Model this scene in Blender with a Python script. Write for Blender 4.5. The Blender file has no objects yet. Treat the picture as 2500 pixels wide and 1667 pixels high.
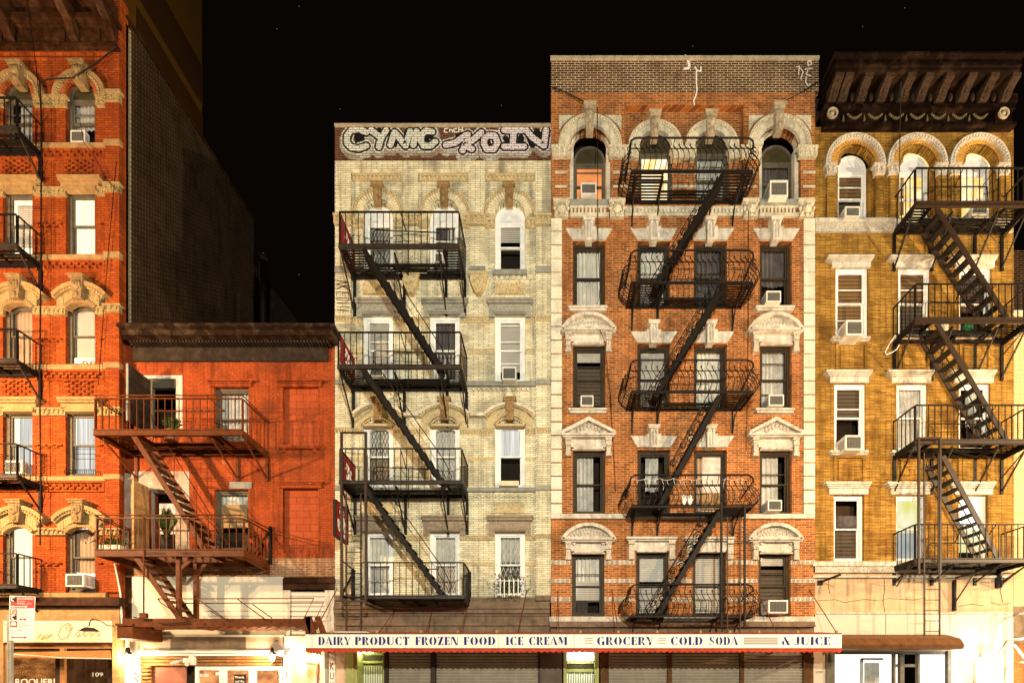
import bpy, bmesh, math, random
from mathutils import Vector
from mathutils.geometry import tessellate_polygon
RN = random.Random(7)
SC = bpy.context.scene
# ---------------------------------------------------------------- camera (17 mm shift lens across the street)
D = 14.0; S = 84.0; VX = 1335.0; VY = 1680.0; EYE = 1.6
cd = bpy.data.cameras.new('camera'); cam = bpy.data.objects.new('camera', cd)
SC.collection.objects.link(cam); SC.camera = cam
cam.location = (0, -D, EYE); cam.rotation_euler = (math.pi / 2, 0, 0)
cd.sensor_width = 36; cd.lens = 36 * S * D / 2500.0
cd.shift_x = (1250 - VX) / 2500.0; cd.shift_y = (VY - 833.5) / 2500.0
cd.clip_start = 0.1; cd.clip_end = 3000
# ---------------------------------------------------------------- night sky
W = bpy.data.worlds.new('World'); SC.world = W; W.use_nodes = True
W.node_tree.nodes['Background'].inputs[0].default_value = (0.0026, 0.0014, 0.0009, 1)
W.node_tree.nodes['Background'].inputs[1].default_value = 1.0
# ---------------------------------------------------------------- street lamps and added fill lights (all outside the frame)
def lamp(name, loc, power, col, r):
    l = bpy.data.lights.new(name, 'POINT'); l.energy = power; l.color = col; l.shadow_soft_size = r
    o = bpy.data.objects.new(name, l); SC.collection.objects.link(o); o.location = loc; return o
lamp('street_or_fill_light', (-15.6, -6.0, 8.0), 5600, (1.0, .62, .31), .16)
lamp('street_or_fill_light', (22.0, -2.6, 6.5), 17000, (1.0, .60, .27), .10)
lamp('street_or_fill_light', (-20.0, -10.0, 9.0), 9000, (1.0, .68, .40), .16)
lamp('street_or_fill_light', (1.5, -19.0, 8.5), 14500, (1.0, .96, .78), .2)  # added fill light behind the camera, brightens the facades
lamp('street_or_fill_light', (24.0, -11.0, 9.0), 15500, (1.0, .84, .56), .16)
lamp('street_or_fill_light', (9.0, -6.4, 7.2), 2300, (1.0, .60, .27), .14)  # added warm light for the lower floors of the orange and yellow tenements
SC.view_settings.view_transform = 'Standard'; SC.view_settings.look = 'None'
SC.view_settings.exposure = 0.0; SC.view_settings.gamma = 1.0
SC.cycles.max_bounces = 6; SC.cycles.transparent_max_bounces = 12
SC.cycles.sample_clamp_indirect = 4.0; SC.cycles.use_denoising = True
SC.cycles.caustics_reflective = False; SC.cycles.caustics_refractive = False
# ---------------------------------------------------------------- pixel of the facade plane -> metres (d = metres in front of the wall line)
def fx(X, d=0.0): return (X - VX) / S * (D - d) / D
def fz(Y, d=0.0): return EYE + (VY - Y) / S * (D - d) / D
# ---------------------------------------------------------------- mesh builder
SPLIT = {'quoin','blocked_window','jamb','white_pier','shutter_post','shutter_guide','pilaster_sill','pier','pilaster','cornice_frieze_panel','shop_pier','door_sticker','cornice_boards','support_post','console_block','door_panel','blocked_opening'}
class MB:
    def __init__(s): s.v = []; s.f = []; s.s = []; s.p = []
    def add(s, vs, fs, sm=False):
        n = len(s.v); s.p.append((n, len(s.f))); s.v += [tuple(v) for v in vs]
        for f in fs: s.f.append(tuple(i + n for i in f)); s.s.append(sm)
        return s
    def box(s, x0, x1, y0, y1, z0, z1):
        if x0 > x1: x0, x1 = x1, x0
        if y0 > y1: y0, y1 = y1, y0
        if z0 > z1: z0, z1 = z1, z0
        return s.add([(x0,y0,z0),(x1,y0,z0),(x1,y1,z0),(x0,y1,z0),(x0,y0,z1),(x1,y0,z1),(x1,y1,z1),(x0,y1,z1)],
                     [(0,1,2,3)[::-1],(4,5,6,7),(0,1,5,4),(1,2,6,5),(2,3,7,6),(3,0,4,7)])
    def prism(s, pts, y0, y1, holes=()):
        loops = [list(pts)] + [list(h) for h in holes]
        flat = [p for l in loops for p in l]
        tris = tessellate_polygon([[Vector((p[0], p[1], 0)) for p in l] for l in loops])
        n = len(flat); vs = [(p[0], y0, p[1]) for p in flat] + [(p[0], y1, p[1]) for p in flat]
        fs = []
        for t in tris:
            a, b, c = [Vector(flat[i]) for i in t]
            if (b-a).x*(c-a).y-(b-a).y*(c-a).x < 0: t = (t[0], t[2], t[1])
            fs.append(tuple(t)); fs.append((t[2]+n, t[1]+n, t[0]+n))
        k = 0
        for l in loops:
            m = len(l)
            for i in range(m):
                j = (i+1) % m; fs.append((k+i, k+j, k+j+n, k+i+n))
            k += m
        return s.add(vs, fs)
    def tube(s, pts, r, n=6, closed=False):
        pts = [Vector(p) for p in pts]; m = len(pts); vs = []; fs = []
        for i, p in enumerate(pts):
            a = pts[i-1] if (i > 0 or closed) else p; b = pts[(i+1) % m] if (i < m-1 or closed) else p
            t = (b-a).normalized() if (b-a).length > 1e-6 else Vector((0,0,1))
            u = t.cross(Vector((0,1,0)) if abs(t.y) < .9 else Vector((1,0,0))).normalized(); w = t.cross(u)
            for k in range(n):
                c = 2*math.pi*k/n+.4; vs.append(p + u*math.cos(c)*r + w*math.sin(c)*r)
        for i in range(m if closed else m-1):
            for k in range(n):
                j = (i+1) % m; fs.append((i*n+k, i*n+(k+1)%n, j*n+(k+1)%n, j*n+k))
        if not closed: fs.append(tuple(range(n))[::-1]); fs.append(tuple((m-1)*n+k for k in range(n)))
        return s.add(vs, fs, n > 5)
    def bar(s, a, b, w, h, up=(0,0,1)):
        a = Vector(a); b = Vector(b); t = (b-a).normalized(); u = Vector(up)
        if abs(t.dot(u)) > .98: u = Vector((0,1,0))
        r = t.cross(u).normalized(); q = r.cross(t).normalized()
        vs = [p + r*i*w/2 + q*j*h/2 for p in (a, b) for i, j in ((-1,-1),(1,-1),(1,1),(-1,1))]
        return s.add(vs, [(0,1,2,3),(7,6,5,4),(0,4,5,1),(1,5,6,2),(2,6,7,3),(3,7,4,0)])
    def ball(s, c, rx, ry, rz, nu=8, nv=6):
        vs = [(c[0], c[1], c[2]-rz)]; fs = []
        for j in range(1, nv):
            a = -math.pi/2 + math.pi*j/nv
            for i in range(nu):
                b = 2*math.pi*i/nu
                vs.append((c[0]+rx*math.cos(a)*math.cos(b), c[1]+ry*math.cos(a)*math.sin(b), c[2]+rz*math.sin(a)))
        vs.append((c[0], c[1], c[2]+rz)); L = len(vs)-1
        for i in range(nu):
            k = (i+1) % nu; fs.append((0, 1+k, 1+i)); fs.append((L, L-nu+i, L-nu+k))
            for j in range(nv-2):
                o = 1+j*nu; fs.append((o+i, o+k, o+nu+k, o+nu+i))
        return s.add(vs, fs, True)
    def arc(s, cx, cz, r0, r1, a0, a1, y0, y1, n=24, gap=0.0):
        """ring sector in the wall plane; gap > 0 cuts it into n separate blocks"""
        def P(r, a): return (cx + r*math.cos(a), cz + r*math.sin(a))
        if gap > 0:
            st = (a1-a0)/n
            for i in range(n):
                g = gap/r1; b0 = a0+i*st+g/2; b1 = a0+(i+1)*st-g/2
                s.prism([P(r0,b0), P(r1,b0), P(r1,b1), P(r0,b1)], y0, y1)
        else:
            vs = []; fs = []
            for i in range(n+1):
                a = a0+(a1-a0)*i/n
                for r, y in ((r0,y0),(r1,y0),(r1,y1),(r0,y1)):
                    p = P(r, a); vs.append((p[0], y, p[1]))
            for i in range(n):
                for k in range(4): fs.append((i*4+k, i*4+(k+1)%4, i*4+4+(k+1)%4, i*4+4+k))
            fs.append((0,1,2,3)); fs.append((n*4+3,n*4+2,n*4+1,n*4))
            s.add(vs, fs)
        return s
    def build(s, name, m, parent=None, **kw):
        if name in SPLIT and len(s.p) > 1:
            r = None
            for i, (v0, f0) in enumerate(s.p):
                v1, f1 = s.p[i+1] if i+1 < len(s.p) else (len(s.v), len(s.f))
                q = MB(); q.v = s.v[v0:v1]; q.f = [tuple(k-v0 for k in f) for f in s.f[f0:f1]]; q.s = s.s[f0:f1]; q.p = [(0,0)]
                r = q.build(name, m, parent, **kw)
            return r
        if not s.v: s.box(0,.001,0,.001,0,.001)
        off = Vector((0,0,0)); p = parent
        while p is not None: off += p.location; p = p.parent
        me = bpy.data.meshes.new(name); me.from_pydata([Vector(v)-off for v in s.v], [], s.f)
        bm = bmesh.new(); bm.from_mesh(me); bmesh.ops.recalc_face_normals(bm, faces=bm.faces); bm.to_mesh(me); bm.free()
        for i, p in enumerate(me.polygons): p.use_smooth = s.s[i]
        me.materials.append(m); o = bpy.data.objects.new(name, me); SC.collection.objects.link(o); o.parent = parent
        for k, v in kw.items(): o[k] = v
        return o
def thing(name, label, cat, loc=(0,0,0), group=None, kind=None):
    o = bpy.data.objects.new(name, None); SC.collection.objects.link(o); o.location = loc; o.empty_display_size = .3
    o['label'] = label; o['category'] = cat
    if group: o['group'] = group
    if kind: o['kind'] = kind
    return o
def tag(o, label, cat, group=None):
    o['label'] = label; o['category'] = cat
    if group: o['group'] = group
    return o
def inst(root, loc, scale, label, rz=0):
    c = root.copy(); SC.collection.objects.link(c); c.location = loc; c.scale = scale; c.rotation_euler = (0,0,rz); c['label'] = label
    for ch in list(root.children):
        k = ch.copy(); SC.collection.objects.link(k); k.parent = c
        for g in list(ch.children):
            q = g.copy(); SC.collection.objects.link(q); q.parent = k
    return c
# ---------------------------------------------------------------- materials
class NT:
    def __init__(s, name):
        s.m = bpy.data.materials.new(name); s.m.use_nodes = True; s.t = s.m.node_tree; s.t.nodes.clear()
        s.out = s.n('ShaderNodeOutputMaterial')
    def n(s, ty, **kw):
        x = s.t.nodes.new(ty)
        for k, v in kw.items(): setattr(x, k, v)
        return x
    def l(s, a, b): s.t.links.new(a, b)
    def sv(s, sock, v):
        if isinstance(v, bpy.types.NodeSocket): s.l(v, sock)
        else: sock.default_value = v
    def obj(s): return s.n('ShaderNodeTexCoord').outputs['Object']
    def map(s, vec, scale=(1,1,1), loc=(0,0,0)):
        m = s.n('ShaderNodeMapping'); s.l(vec, m.inputs[0]); m.inputs['Scale'].default_value = scale; m.inputs['Location'].default_value = loc; return m.outputs[0]
    def noise(s, vec, scale, detail=4, rough=.6):
        m = s.n('ShaderNodeTexNoise'); s.l(vec, m.inputs['Vector']); m.inputs['Scale'].default_value = scale
        m.inputs['Detail'].default_value = detail; m.inputs['Roughness'].default_value = rough; return m.outputs[0]
    def ramp(s, f, a, b, ca=0.0, cb=1.0):
        m = s.n('ShaderNodeMapRange'); s.l(f, m.inputs[0]); m.inputs[1].default_value = a; m.inputs[2].default_value = b
        m.inputs[3].default_value = ca; m.inputs[4].default_value = cb; return m.outputs[0]
    def mix(s, f, a, b, mode='MIX'):
        m = s.n('ShaderNodeMix', data_type='RGBA', blend_type=mode)
        s.sv(m.inputs[0], f); s.sv(m.inputs[6], a); s.sv(m.inputs[7], b); return m.outputs[2]
    def math(s, op, a, b=0.0):
        m = s.n('ShaderNodeMath', operation=op); s.sv(m.inputs[0], a); s.sv(m.inputs[1], b); return m.outputs[0]
    def wallvec(s, vec):
        x = s.n('ShaderNodeSeparateXYZ'); s.l(vec, x.inputs[0]); c = s.n('ShaderNodeCombineXYZ')
        s.l(s.math('ADD', x.outputs[0], x.outputs[1]), c.inputs[0]); s.l(x.outputs[2], c.inputs[1]); return c.outputs[0]
    def bsdf(s, col, rough=.8, metal=0.0, bump=None, bs=.3, bd=.01, spec=.06):
        b = s.n('ShaderNodeBsdfPrincipled'); s.sv(b.inputs['Base Color'], col); s.sv(b.inputs['Roughness'], rough)
        b.inputs['Metallic'].default_value = metal; b.inputs['Specular IOR Level'].default_value = spec
        if bump is not None:
            q = s.n('ShaderNodeBump'); q.inputs['Strength'].default_value = bs; q.inputs['Distance'].default_value = bd
            s.l(bump, q.inputs['Height']); s.l(q.outputs[0], b.inputs['Normal'])
        s.l(b.outputs[0], s.out.inputs[0]); return b
def c4(c): return (c[0], c[1], c[2], 1)
def mul(c, k): return (c[0]*k, c[1]*k, c[2]*k)
def mat(name, col, rough=.8, var=.3, scale=5.0, metal=0.0, streak=0.0, bump=.3, spec=.08, dirt=None, da=.5):
    """painted / stone / metal surface: mottled colour, rain streaks, optional grime patches"""
    t = NT(name); v = t.obj(); f = t.noise(v, scale, 5)
    c = t.mix(t.ramp(f, .3, .7), c4(mul(col, 1-var)), c4(mul(col, 1+var*.5)))
    if streak > 0:
        g = t.noise(t.map(v, (9, 9, .8)), 1.0, 4); c = t.mix(t.ramp(g, .5, .72, 0, streak), c, c4(mul(col, .25)))
    if dirt:
        g = t.noise(v, 1.7, 6, .7); c = t.mix(t.ramp(g, .5, .66, 0, da), c, c4(dirt))
    t.bsdf(c, rough, metal, t.noise(v, scale*6, 3), bump, .008, spec); return t.m
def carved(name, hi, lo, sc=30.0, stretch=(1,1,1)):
    """relief-carved terracotta or stone: scrolls, darker in the hollows"""
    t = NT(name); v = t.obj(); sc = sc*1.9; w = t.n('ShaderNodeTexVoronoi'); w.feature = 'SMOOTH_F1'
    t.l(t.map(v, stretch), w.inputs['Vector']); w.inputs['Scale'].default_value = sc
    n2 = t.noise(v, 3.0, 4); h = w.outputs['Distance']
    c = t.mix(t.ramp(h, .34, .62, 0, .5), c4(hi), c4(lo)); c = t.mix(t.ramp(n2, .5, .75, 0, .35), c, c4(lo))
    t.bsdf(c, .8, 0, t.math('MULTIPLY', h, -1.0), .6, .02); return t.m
def brick(name, ca, cb, mort, bw, bh, ms, grime=None, ga=.5, streak=.35, rowvar=True, bump=.6, paint=None, bias=0.0):
    t = NT(name); v = t.obj(); u = t.wallvec(v)
    b = t.n('ShaderNodeTexBrick'); t.l(u, b.inputs['Vector']); b.inputs['Scale'].default_value = 1.0
    b.inputs['Color1'].default_value = c4(ca); b.inputs['Color2'].default_value = c4(cb); b.inputs['Mortar'].default_value = c4(mort)
    b.inputs['Brick Width'].default_value = bw; b.inputs['Row Height'].default_value = bh
    b.inputs['Mortar Size'].default_value = ms; b.inputs['Mortar Smooth'].default_value = .15; b.inputs['Bias'].default_value = bias
    c = b.outputs[0]; f = t.noise(v, 1.3, 6, .65)
    c = t.mix(t.ramp(t.noise(u, 11.0, 2), .35, .7, 0, .35), c, c4(mul(ca, .55)))
    if grime is not None:
        c = t.mix(t.ramp(f, .47, .66, 0, ga), c, c4(grime))
        c = t.mix(t.ramp(t.noise(t.map(v, (2.6, 2.6, 1.2)), 1.0, 7, .72), .53, .64, 0, ga*.75), c, c4(mul(ca, .30)))
    if streak > 0:
        g = t.noise(t.map(v, (3.2, 3.2, .35)), 1.0, 5, .6); c = t.mix(t.ramp(g, .52, .66, 0, streak), c, c4(mul(ca, .18)))
    if paint is not None:
        pm = t.ramp(t.noise(v, 5.0, 5, .7), .50-.1, .56, 1, 0) if False else t.ramp(t.noise(v, 4.0, 6, .75), paint[1], paint[1]+.06)
        c = t.mix(pm, c4(paint[0]), c)
    t.bsdf(c, .85, 0, b.outputs['Fac'], -bump if False else bump, .004).inputs['Normal']
    for q in t.t.nodes:
        if q.type == 'BUMP': q.invert = True
    return t.m
def emis(name, col, k, var=0.0, scale=(3,3,3), col2=None):
    t = NT(name); e = t.n('ShaderNodeEmission'); v = t.obj()
    if var > 0 or col2:
        f = t.ramp(t.noise(t.map(v, scale), 1.0, 2), .35, .65)
        t.l(t.mix(f, c4(col), c4(col2 or mul(col, 1-var))), e.inputs[0])
    else: e.inputs[0].default_value = c4(col)
    e.inputs[1].default_value = k; t.l(e.outputs[0], t.out.inputs[0]); return t.m
def glassmat():
    t = NT('window_glass'); a = t.n('ShaderNodeBsdfTransparent'); g = t.n('ShaderNodeBsdfGlossy'); g.inputs['Roughness'].default_value = .035
    a.inputs[0].default_value = (1,1,1,1); x = t.n('ShaderNodeMixShader'); f = t.n('ShaderNodeLayerWeight'); f.inputs[0].default_value = .5
    t.l(t.math('ADD', t.math('MULTIPLY', t.math('POWER', f.outputs['Facing'], 4.0), .25), .016), x.inputs[0]); t.l(a.outputs[0], x.inputs[1]); t.l(g.outputs[0], x.inputs[2]); t.l(x.outputs[0], t.out.inputs[0]); return t.m
M = {}
M['glass'] = glassmat()
M['brick_red'] = brick('painted_red_brick', (.38,.083,.016), (.25,.048,.010), (.04,.008,.003), .215, .068, .0062, grime=(.17,.03,.014), ga=.55, streak=.35)
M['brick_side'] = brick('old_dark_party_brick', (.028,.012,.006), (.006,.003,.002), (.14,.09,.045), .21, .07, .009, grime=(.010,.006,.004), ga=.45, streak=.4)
M['brick_quoin'] = brick('pale_mortar_brick', (.05,.028,.015), (.03,.018,.01), (.42,.36,.24), .21, .07, .022, streak=0)
M['salmon'] = brick('salmon_painted_brick', (.38,.075,.020), (.32,.060,.016), (.12,.022,.007), .21, .068, .0055, grime=(.14,.034,.014), ga=.75, streak=.65, bump=.5, paint=((.40,.25,.15), .315))
M['bare'] = brick('bare_patched_brick', (.34,.15,.07), (.19,.06,.03), (.42,.30,.18), .21, .068, .010, grime=(.5,.36,.22), ga=.5, streak=.2)
M['block'] = brick('salmon_painted_block', (.40,.082,.026), (.35,.07,.022), (.12,.022,.009), .40, .20, .006, grime=(.26,.05,.025), ga=.4, streak=.2)
M['brick_cream'] = brick('cream_glazed_brick', (.80,.75,.55), (.60,.55,.38), (.035,.024,.011), .30, .062, .0062, grime=(.13,.10,.05), ga=.5, streak=.6)
M['brick_parapet'] = brick('dark_parapet_brick', (.11,.042,.020), (.07,.026,.014), (.20,.15,.09), .21, .068, .008, grime=(.05,.02,.012), ga=.6, streak=.2)
M['brick_orange'] = brick('orange_brick', (.40,.125,.024), (.17,.045,.009), (.56,.40,.23), .215, .067, .0065, grime=(.14,.05,.018), ga=.5, streak=.35)
M['brick_brown'] = brick('brown_brick', (.105,.044,.02), (.04,.018,.011), (.60,.48,.31), .215, .067, .0092, grime=(.05,.024,.012), ga=.5, streak=.2)
M['brick_yellow'] = brick('yellow_roman_brick', (.50,.285,.060), (.27,.135,.026), (.030,.013,.005), .32, .045, .0075, grime=(.10,.045,.010), ga=.85, streak=.6)
M['brick_beige'] = brick('beige_brick', (.60,.50,.27), (.55,.44,.22), (.2,.14,.07), .24, .07, .007, streak=.2)
M['quoin'] = brick('cream_quoin_brick', (.76,.72,.60), (.68,.64,.52), (.42,.36,.25), .21, .067, .005, grime=(.35,.28,.16), ga=.4, streak=.2)
M['stone_tan'] = mat('tan_stone', (.34,.215,.095), .8, .3, 6, streak=.3, dirt=(.2,.11,.05), da=.5)
M['carve_tan'] = carved('carved_tan_terracotta', (.36,.26,.12), (.04,.024,.010), 20)
M['stone_cream'] = mat('cream_terracotta', (.56,.52,.41), .7, .25, 6, streak=.5, dirt=(.24,.17,.10), da=.45)
M['carve_cream'] = carved('carved_cream_terracotta', (.60,.55,.42), (.07,.045,.025), 20)
M['carve_gold'] = carved('carved_buff_terracotta', (.52,.43,.25), (.05,.032,.012), 22)
M['key_tan'] = mat('weathered_tan_keystone', (.24,.16,.075), .8, .4, 12, dirt=(.07,.04,.02), da=.5)
M['key_gold'] = mat('weathered_buff_keystone', (.27,.18,.085), .8, .4, 12, dirt=(.07,.04,.02), da=.5)
M['key_cream'] = mat('weathered_cream_keystone', (.36,.30,.21), .8, .4, 12, dirt=(.09,.06,.035), da=.5)
M['mortar'] = mat('dark_arch_mortar', (.035,.022,.012), .9, .3, 6)
M['glazed'] = mat('cream_glazed_voussoir', (.64,.58,.40), .6, .3, 9, streak=.2)
M['red_vous'] = mat('painted_red_voussoir', (.36,.09,.03), .8, .3, 9)
M['yel_vous'] = mat('yellow_voussoir', (.50,.28,.07), .8, .35, 9)
M['stone_gray'] = mat('blue_gray_stone', (.25,.25,.22), .8, .25, 7, streak=.4)
M['carve_gray'] = carved('carved_gray_stone', (.28,.28,.24), (.13,.125,.10), 12)
M['stone_white'] = mat('pale_limestone', (.55,.51,.44), .8, .25, 6, streak=.55, dirt=(.17,.135,.09), da=.5)
M['carve_white'] = carved('carved_pale_limestone', (.52,.47,.39), (.06,.04,.025), 20)
M['stone_brown'] = mat('brown_storefront_stone', (.17,.12,.08), .75, .35, 4, streak=.5)
M['coping'] = mat('coping_tile', (.36,.31,.22), .8, .35, 8, streak=.3)
M['wood_brown'] = mat('weathered_brown_cornice_paint', (.038,.014,.006), .6, .6, 6, streak=.4, dirt=(.15,.07,.03), da=.3)
M['cornice_dark'] = mat('peeling_dark_cornice_paint', (.022,.011,.006), .55, .5, 9, streak=.3, dirt=(.24,.16,.10), da=.25)
M['black_board'] = mat('dark_brown_board', (.032,.022,.016), .5, .4, 5, streak=.2, dirt=(.09,.07,.05), da=.3)
M['cornice_red'] = mat('oxblood_cornice_metal', (.007,.003,.002), .5, .6, 7, streak=.4, dirt=(.07,.04,.022), da=.35)
M['carve_dark'] = carved('stamped_cornice_metal', (.040,.024,.015), (.003,.0015,.001), 14)
M['garland'] = mat('gilded_garland', (.13,.10,.05), .5, .4, 20)
M['iron'] = mat('black_fire_escape_iron', (.0075,.005,.004), .6, .5, 12, bump=.5, spec=.22)
M['iron_edge'] = mat('worn_iron_beam', (.035,.027,.022), .5, .6, 9, streak=.4, spec=.3, dirt=(.008,.006,.005), da=.8)
M['iron_brown'] = mat('brown_rusted_iron', (.026,.012,.005), .55, .5, 7, spec=.4)
M['iron_red'] = mat('rust_red_iron', (.105,.030,.008), .5, .4, 7, streak=.35, dirt=(.12,.04,.016), da=.5)
M['frame_white'] = mat('white_window_paint', (.74,.75,.74), .5, .10, 6)
M['frame_gray'] = mat('gray_brown_window_paint', (.115,.10,.075), .55, .25, 6)
M['frame_black'] = mat('dark_bronze_window_paint', (.045,.034,.022), .5, .3, 6)
M['tymp_green'] = mat('dark_olive_panel', (.055,.045,.022), .6, .2, 5)
M['tymp_white'] = mat('pale_gray_panel', (.62,.64,.66), .6, .06, 5)
M['dark_room'] = mat('dark_room', (.020,.015,.011), .9, .3, 2)
M['brown_room'] = mat('brown_room', (.055,.035,.022), .9, .3, 2)
def slats(name, a, b, n, k=0.0):
    t = NT(name); v = t.obj(); x = t.n('ShaderNodeSeparateXYZ'); t.l(v, x.inputs[0])
    f = t.math('FRACT', t.math('MULTIPLY', x.outputs[2], n)); f = t.ramp(f, .55, .95)
    c = t.mix(f, c4(a), c4(b)); q = t.bsdf(c, .7)
    if k > 0: t.l(c, q.inputs['Emission Color']); q.inputs['Emission Strength'].default_value = k
    return t.m
M['blind_gray'] = slats('gray_blind', (.42,.40,.36), (.15,.14,.12), 16)
M['blind_dark'] = slats('dark_blind', (.085,.066,.048), (.025,.02,.014), 9)
M['blind_brown'] = slats('brown_blind', (.17,.10,.045), (.05,.03,.015), 9)
M['blind_white'] = slats('white_blind', (.46,.46,.43), (.26,.26,.24), 18)
M['curt_white'] = mat('white_curtain', (.58,.57,.51), .9, .2, 3)
M['curt_gray'] = mat('gray_curtain', (.44,.44,.41), .9, .3, 4)
M['curt_dark'] = mat('dark_curtain', (.10,.09,.09), .9, .4, 4)
M['curt_brown'] = mat('brown_translucent_shade', (.36,.25,.17), .9, .2, 3)
M['kraft'] = mat('brown_cardboard', (.33,.21,.10), .9, .2, 3, streak=.2)
M['lit_cream'] = emis('cream_lamplit_room', (1.0,.84,.46), 1.6, .25, (2,2,1.2))
M['lit_curtain'] = emis('lamplit_curtain', (1.0,.90,.56), 1.7, .25, (14,14,.6))
M['lit_white'] = emis('bright_white_room', (1.0,.94,.80), 2.2, .12, (6,6,1))
M['lit_sheer'] = emis('glowing_white_curtain', (1.0,.96,.86), 1.0, .45, (16,16,.4))
M['lit_orange'] = emis('orange_lamplit_shade', (1.0,.34,.10), 1.3, .35, (1,1,3))
M['lit_amber'] = emis('amber_lamplit_room', (1.0,.56,.16), 1.7, 0, (3.2,3.2,1.6), (1,.88,.62))
M['lit_yellow'] = emis('yellow_lamplit_room', (1.0,.58,.12), 1.3, 0, (3,3,3), (1,.86,.48))
M['lit_cool'] = emis('cool_lamplit_blind', (.85,.88,.80), .6, .3, (1.2,1.2,1.2))
M['lit_green'] = emis('green_yellow_lamplit_room', (.75,.72,.18), 1.1, 0, (2.4,2.4,1.2), (.95,.90,.62))
M['lit_warm'] = emis('warm_pinkish_room', (1.0,.70,.42), 1.5, .35, (4,4,4))
M['lamp'] = emis('lit_lamp_glass', (1,.86,.6), 14)
M['tube'] = emis('lit_tube', (1,1,1), 3)
M['paper'] = mat('white_paper', (.7,.68,.64), .8, .1, 4)
M['ac'] = mat('white_enamel_casing', (.66,.64,.58), .5, .12, 6, dirt=(.4,.34,.26), da=.3)
M['ac_grille'] = mat('gray_grille', (.16,.155,.14), .6, .3, 30)
M['ac_dark'] = mat('dark_grille_backing', (.03,.03,.028), .7, .2, 6)
M['leaf'] = mat('green_leaves', (.05,.07,.016), .6, .5, 14)
M['soil'] = mat('potting_soil', (.05,.03,.02), .9, .3, 8)
M['planter'] = mat('cream_plastic', (.6,.55,.38), .5, .1, 6)
M['terra'] = mat('terracotta_pot', (.35,.12,.06), .7, .2, 6)
# ---------------------------------------------------------------- facade context
class Ctx: root = None; d = 0.0
C = Ctx()
def start(name, label, cat, X, d=0.0):
    C.root = thing(name, label, cat, (fx(X), 0, 0)); C.d = d; return C.root
def pb(mb, X0, X1, Y0, Y1, p, back=None):
    """box whose FRONT face covers these photo pixels, p metres proud of the wall plane"""
    q = C.d + p; b = C.d - .02 if back is None else C.d + back
    return mb.box(fx(X0,q), fx(X1,q), -q, -b, fz(Y1,q), fz(Y0,q))
def part(name, m, fn, parent=None, **kw):
    mb = MB(); fn(mb); return mb.build(name, M[m], parent or C.root, **kw)
def arcpts(cx, cz, r, a0, a1, n): return [(cx+r*math.cos(a0+(a1-a0)*i/n), cz+r*math.sin(a0+(a1-a0)*i/n)) for i in range(n+1)]
def opening(X0, X1, Y0, Y1, arch=None, d=None, inset=0.0):
    """outline of a window opening; arch None, 'r' (round) or px rise (segmental). Y0 = crown"""
    d = C.d if d is None else d
    x0, x1, z0, z1 = fx(X0,d)+inset, fx(X1,d)-inset, fz(Y1,d)+inset, fz(Y0,d)-inset
    if arch is None: return [(x0,z0),(x1,z0),(x1,z1),(x0,z1)]
    h = (x1-x0)/2 if arch == 'r' else arch/S
    w = (x1-x0)/2; r = (w*w+h*h)/(2*h); a = math.asin(min(1, w/r)); cz = z1-r
    return [(x0,z0),(x1,z0)] + arcpts((x0+x1)/2, cz, r, math.pi/2-a, math.pi/2+a, 14)
def wall(X0, X1, Y0, Y1, holes, m, thick=.32, name='wall'):
    d = C.d; mb = MB()
    mb.prism([(fx(X0,d),fz(Y1,d)),(fx(X1,d),fz(Y1,d)),(fx(X1,d),fz(Y0,d)),(fx(X0,d),fz(Y0,d))], -d, -d+thick, holes)
    return mb.build(name, M[m], C.root)
def wavy(mb, x0, x1, z0, z1, y, amp=.02, folds=7, hem=0.0):
    n = folds*6
    for i in range(n):
        a, b = i/n, (i+1)/n
        ya, yb = y+amp*math.sin(a*folds*6.283), y+amp*math.sin(b*folds*6.283)
        za, zb = z0+hem*math.sin(a*9), z0+hem*math.sin(b*9)
        mb.add([(x0+(x1-x0)*a,ya,za),(x0+(x1-x0)*b,yb,zb),(x0+(x1-x0)*b,yb,z1),(x0+(x1-x0)*a,ya,z1)], [(0,1,2,3)], True)
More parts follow.
